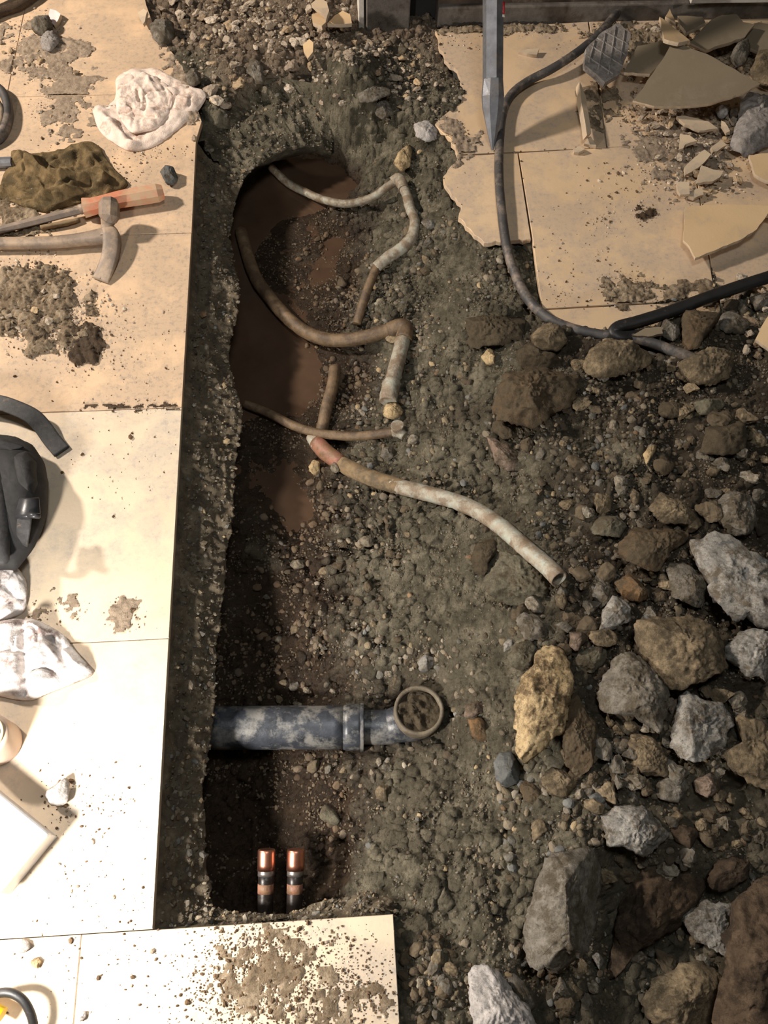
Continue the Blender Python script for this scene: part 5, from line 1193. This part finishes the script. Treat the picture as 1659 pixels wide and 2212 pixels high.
def colours(u, v, z, k):
    base = PALN[rng.choice(len(PALN), k, p=[.17, .17, .12, .1, .16, .13, .03, .04, .06, .02])] * (.75 + .5 * rng.rand(k))[:, None]
    top = np.clip((330 - v) / 200, 0, 1) * .7
    tt = PALTN[rng.randint(0, len(PALTN), k)] * (.7 + .4 * rng.rand(k))[:, None]
    base = base * (1 - top[:, None]) + tt * top[:, None]
    hp_ = np.clip((u - 1000) / 200, 0, 1) * np.clip((v - 680) / 80, 0, 1) * np.clip((1800 - v) / 300, .4, 1)
    base = base * (1 - .28 * hp_)[:, None]
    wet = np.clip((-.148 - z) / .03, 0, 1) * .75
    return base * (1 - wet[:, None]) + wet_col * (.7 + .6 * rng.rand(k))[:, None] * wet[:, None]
P1 = [stone_shape(1, s_ + 50) for s_ in range(10)]
P0 = [stone_shape(0, s_ + 80, 3, .25) for s_ in range(10)]
E_ = np.concatenate(EDGEPTS); E_ = E_[rng.choice(len(E_), 4200)]
er_ = np.clip(.0024 * np.exp(.5 * rng.randn(len(E_))), .0012, .010)
euv = proj(E_)
assemble('edge_gravel', P0, E_, er_, colours(euv[:, 0], euv[:, 1], E_[:, 2] * 0 - .05, len(E_)) * .9, 'grit clinging to the broken slab edge', 'gravel', .1)
x, y, z, uv = to_world_samples(60000)
w = ell(uv[:, 0], uv[:, 1], DEN); cl = np.clip(.55 + 1.8 * fbm2(x, y, 14, 2, 31), .1, 1.5)
keep = rng.rand(len(x)) < w * cl * .8
x, y, z, uv = x[keep], y[keep], z[keep], uv[keep]
rad = np.clip(.0046 * np.exp(.38 * rng.randn(len(x))), .003, .0105)
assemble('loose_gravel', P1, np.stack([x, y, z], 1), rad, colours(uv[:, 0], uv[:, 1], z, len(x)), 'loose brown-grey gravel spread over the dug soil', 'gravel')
NG = len(x)
x, y, z, uv = to_world_samples(240000)
w = .35 + .65 * ell(uv[:, 0], uv[:, 1], DEN); cl = np.clip(.6 + 1.6 * fbm2(x, y, 20, 2, 33), .1, 1.5)
keep = rng.rand(len(x)) < w * cl * .72
x, y, z, uv = x[keep], y[keep], z[keep], uv[keep]
rad = np.clip(.0021 * np.exp(.35 * rng.randn(len(x))), .0012, .0042)
assemble('soil_crumbs', P0, np.stack([x, y, z], 1), rad, (colours(uv[:, 0], uv[:, 1], z, len(x)) * .6 + .4 * np.array(srgb(98, 87, 71)[:3])) * .95, 'fine soil crumbs and grit on the dug ground', 'soil')
NC = len(x)
# grit on the tiles, thick in patches
PATCH = [(100, 680, 130, 75, 1.0, .9), (180, 745, 34, 40, 2.2, .1), (60, 600, 80, 45, .9, .7), (40, 470, 60, 30, .8, .4), (570, 2090, 110, 110, 1.3, .25), (740, 2110, 120, 90, .5, .2), (640, 2180, 160, 60, .7, .3), (470, 2120, 90, 110, .25, .2), (170, 1740, 100, 80, .15, .3), (270, 1330, 40, 30, .6, .4), (110, 1320, 60, 25, .35, .3), (330, 880, 70, 14, .7, .1),
         (250, 380, 60, 40, .5, .5), (60, 90, 70, 60, .5, 1), (110, 220, 50, 80, .4, .7), (330, 330, 90, 30, .4, .5), (1500, 330, 90, 80, 1.6, 1.0), (1400, 240, 60, 40, 1.2, .8), (1390, 462, 22, 18, 1.8, .1), (1345, 620, 46, 34, 1.2, .3), (1470, 640, 150, 26, .5, .4), (1310, 480, 40, 40, .3, .6), (1420, 400, 140, 50, .35, .6), (1350, 110, 100, 50, .5, .8), (1200, 640, 60, 24, .3, .1), (1550, 120, 110, 70, .5, .8),
         (970, 300, 40, 60, .7, .6), (250, 750, 120, 110, .14, .2), (260, 1000, 110, 110, .05, .3), (1250, 560, 120, 100, .07, .3), (250, 2000, 200, 250, .05, .25), (1000, 90, 80, 20, .4, .6), (1130, 70, 90, 14, .5, .6)]
gu, gv, gr, gc = [], [], [], []
for (cu, cv, ru, rv, w, lightness) in PATCH:
    k = int(w * ru * rv * .11)
    gu.append(cu + rng.randn(k) * ru * .6); gv.append(cv + rng.randn(k) * rv * .6)
    gr.append(np.clip((.0010 + .0009 * lightness) * np.exp(.5 * rng.randn(k)), .0006, .006))
    mudc = np.array(srgb(92, 72, 52)[:3]); q_ = (rng.rand(k) < .15 + .75 * lightness)[:, None]
    gc.append(np.where(q_, PALTN[rng.randint(0, len(PALTN), k)] * (.75 + .4 * rng.rand(k))[:, None], mudc * (.7 + .7 * rng.rand(k))[:, None]))
gu, gv, gr, gc = map(np.concatenate, (gu, gv, gr, gc))
d = np.array([RWC.T @ np.array([(a - W / 2) / F, -(b_ - Hh / 2) / F, -1.0]) for a, b_ in zip(gu, gv)])
t_ = -CAM[2] / d[:, 2]; q3 = CAM + d * t_[:, None]
onT = np.zeros(len(q3), bool)
for poly, _ in TILES: onT |= inpoly(q3[:, 0], q3[:, 1], poly)
q3 = q3[onT]; gr = gr[onT]; gc = gc[onT]
assemble('tile_grit', P0, q3, gr, gc, 'scattered grit and mortar dust lying on the floor tiles', 'grit', .35)
NT = len(q3)

# individual larger gravel stones and rubble chips
P2 = []
for s_ in range(12):
    v, f = stone_shape(3, s_ + 10, 9, .07); P2.append((v, f))
gmesh = []
for i, (v, f) in enumerate(P2):
    me = mesh_tris('gravel_stone', v, f, True); me.materials.append(MAT['gravel']); gmesh.append(me)
cmesh = []
for i in range(8):
    v, f = stone_shape(3, i + 200, 12, .05, .5); v = v * np.array([1, 1, .75])
    me = mesh_tris('rubble_chip', v, f, False); me.materials.append(MAT['chips']); cmesh.append(me)
def put(name, meshes, u, v, r, label, cat, group, sink=.30, zadd=0.0, rmid=0.012):
    p_ = surf(u, v); k = rng.randint(len(meshes)); me = meshes[k]
    fam = 'gravel' if meshes is not cmesh else 'chips'
    tn, word, _ = TONES[fam][rng.choice(4, p=[t[2] for t in TONES[fam]])]
    o = bpy.data.objects.new(name, me); COL.objects.link(o)
    o.location = p_ + np.array([0, 0, r * sink + zadd]); o.scale = (r, r, r)
    o.rotation_euler = ((rng.rand() - .5) * .8, (rng.rand() - .5) * .8, rng.rand() * 6.28)
    o.material_slots[0].link = 'OBJECT'; o.material_slots[0].material = MAT[tn]
    size = 'bigger' if r > rmid else 'small'
    tag(o, size + ' ' + word + ' ' + label, cat, size + ' ' + word + ' ' + group)
def scatter(name, meshes, regions, count, rmin, rmax, label, cat, group, zadd=0.0):
    tot = sum(ru * rv * w for (_, _, ru, rv, w) in regions); placed = []
    for (cu, cv, ru, rv, w) in regions:
        k = max(1, int(round(count * ru * rv * w / tot)))
        for _ in range(k):
            for _try in range(12):
                a = rng.rand() * 6.28; q_ = math.sqrt(rng.rand()); u = cu + ru * q_ * math.cos(a); v = cv + rv * q_ * math.sin(a)
                r = rmin + (rmax - rmin) * rng.rand() ** 2.2
                if all((u - a_) ** 2 + (v - b_) ** 2 > ((r + c_) * 850) ** 2 for a_, b_, c_ in placed): break
            placed.append((u, v, r)); put(name, meshes, u, v, r, label, cat, group, .5 if meshes is cmesh else .34, zadd, rmin + .3 * (rmax - rmin))
scatter('gravel_stone', gmesh, [(820, 1150, 90, 80, 1), (700, 1310, 140, 110, .8), (880, 1430, 70, 60, .8), (620, 1490, 110, 40, 1), (900, 560, 50, 70, 1.1), (790, 640, 70, 60, .7), (840, 880, 80, 100, .5), (740, 1660, 120, 40, .6), (890, 760, 50, 70, .7), (740, 1010, 70, 60, .5)], 95, .0075, .0165, 'gravel stone lying on the trench slope', 'gravel stone', 'gravel stones on the trench slope')
scatter('gravel_stone', gmesh, [(1330, 900, 250, 150, .5), (1230, 1330, 150, 90, .8), (1350, 1180, 200, 80, .5), (1300, 1720, 170, 60, 1), (1480, 1760, 120, 60, .6), (1150, 1900, 80, 110, .5), (1400, 1580, 100, 60, .6), (1120, 1000, 80, 120, .5), (1600, 1000, 60, 90, .5)], 95, .008, .021, 'gravel stone caught among the spoil and broken concrete', 'gravel stone', 'gravel stones in the spoil heap')
scatter('gravel_stone', gmesh, [(925, 2110, 55, 100, 1)], 40, .007, .0155, 'gravel stone in the gravel strip beside the corner tile', 'gravel stone', 'gravel stones beside the corner tile')
scatter('rubble_chip', cmesh, [(460, 50, 120, 60, 1), (590, 60, 130, 50, 1), (740, 90, 70, 40, 1.2), (860, 160, 70, 80, .9), (470, 170, 50, 70, .8), (650, 200, 100, 60, .5)], 130, .011, .028, 'rubble chip lying in the rubble before the doorway', 'rubble chip', 'rubble chips before the doorway')
scatter('rubble_chip', cmesh, [(1500, 330, 85, 85, 1), (1420, 260, 75, 45, 1.1), (1545, 395, 50, 35, .9), (1370, 70, 60, 40, .7), (1560, 270, 40, 60, .8), (1395, 200, 30, 40, .8)], 130, .0065, .018, 'mortar chip on the tile near the large shards', 'rubble chip', 'mortar chips by the shards', .004)
scatter('rubble_chip', cmesh, [(1610, 650, 50, 45, 1), (1630, 730, 30, 50, 1)], 22, .012, .024, 'rubble chip in the grey rubble below the black hose', 'rubble chip', 'rubble chips below the black hose')
scatter('rubble_chip', cmesh, [(60, 660, 70, 70, 1)], 26, .006, .0145, 'chip in the small heap on the tile below the hammer', 'rubble chip', 'chips below the hammer', .006)
scatter('rubble_chip', cmesh, [(60, 100, 60, 50, 1), (120, 230, 40, 70, .7), (190, 160, 30, 20, .5)], 18, .007, .015, 'chip on the dusty tile near the pink chip', 'rubble chip', 'chips near the pink chip')
FR = [stone_shape(3, i + 300, 12, .3, .5) for i in range(8)]
fmesh = []
for i, (v, f) in enumerate(FR):
    me = mesh_tris('concrete_fragment', v, f, False); me.materials.append(MAT['gravel']); fmesh.append(me)
scatter('concrete_fragment', fmesh, [(1400, 850, 230, 90, .5), (1560, 1010, 90, 120, .8), (1300, 1080, 170, 60, .5), (1260, 1300, 60, 60, .7), (1420, 1280, 40, 60, 1), (1480, 1560, 170, 130, .6), (1330, 1650, 120, 70, 1), (1560, 1780, 90, 60, 1), (1400, 1900, 150, 60, .5), (1230, 2120, 70, 60, .8), (1450, 2060, 80, 60, .6)], 150, .012, .030, 'concrete fragment filling gaps between the big broken chunks', 'concrete fragment', 'fragments between the broken chunks')
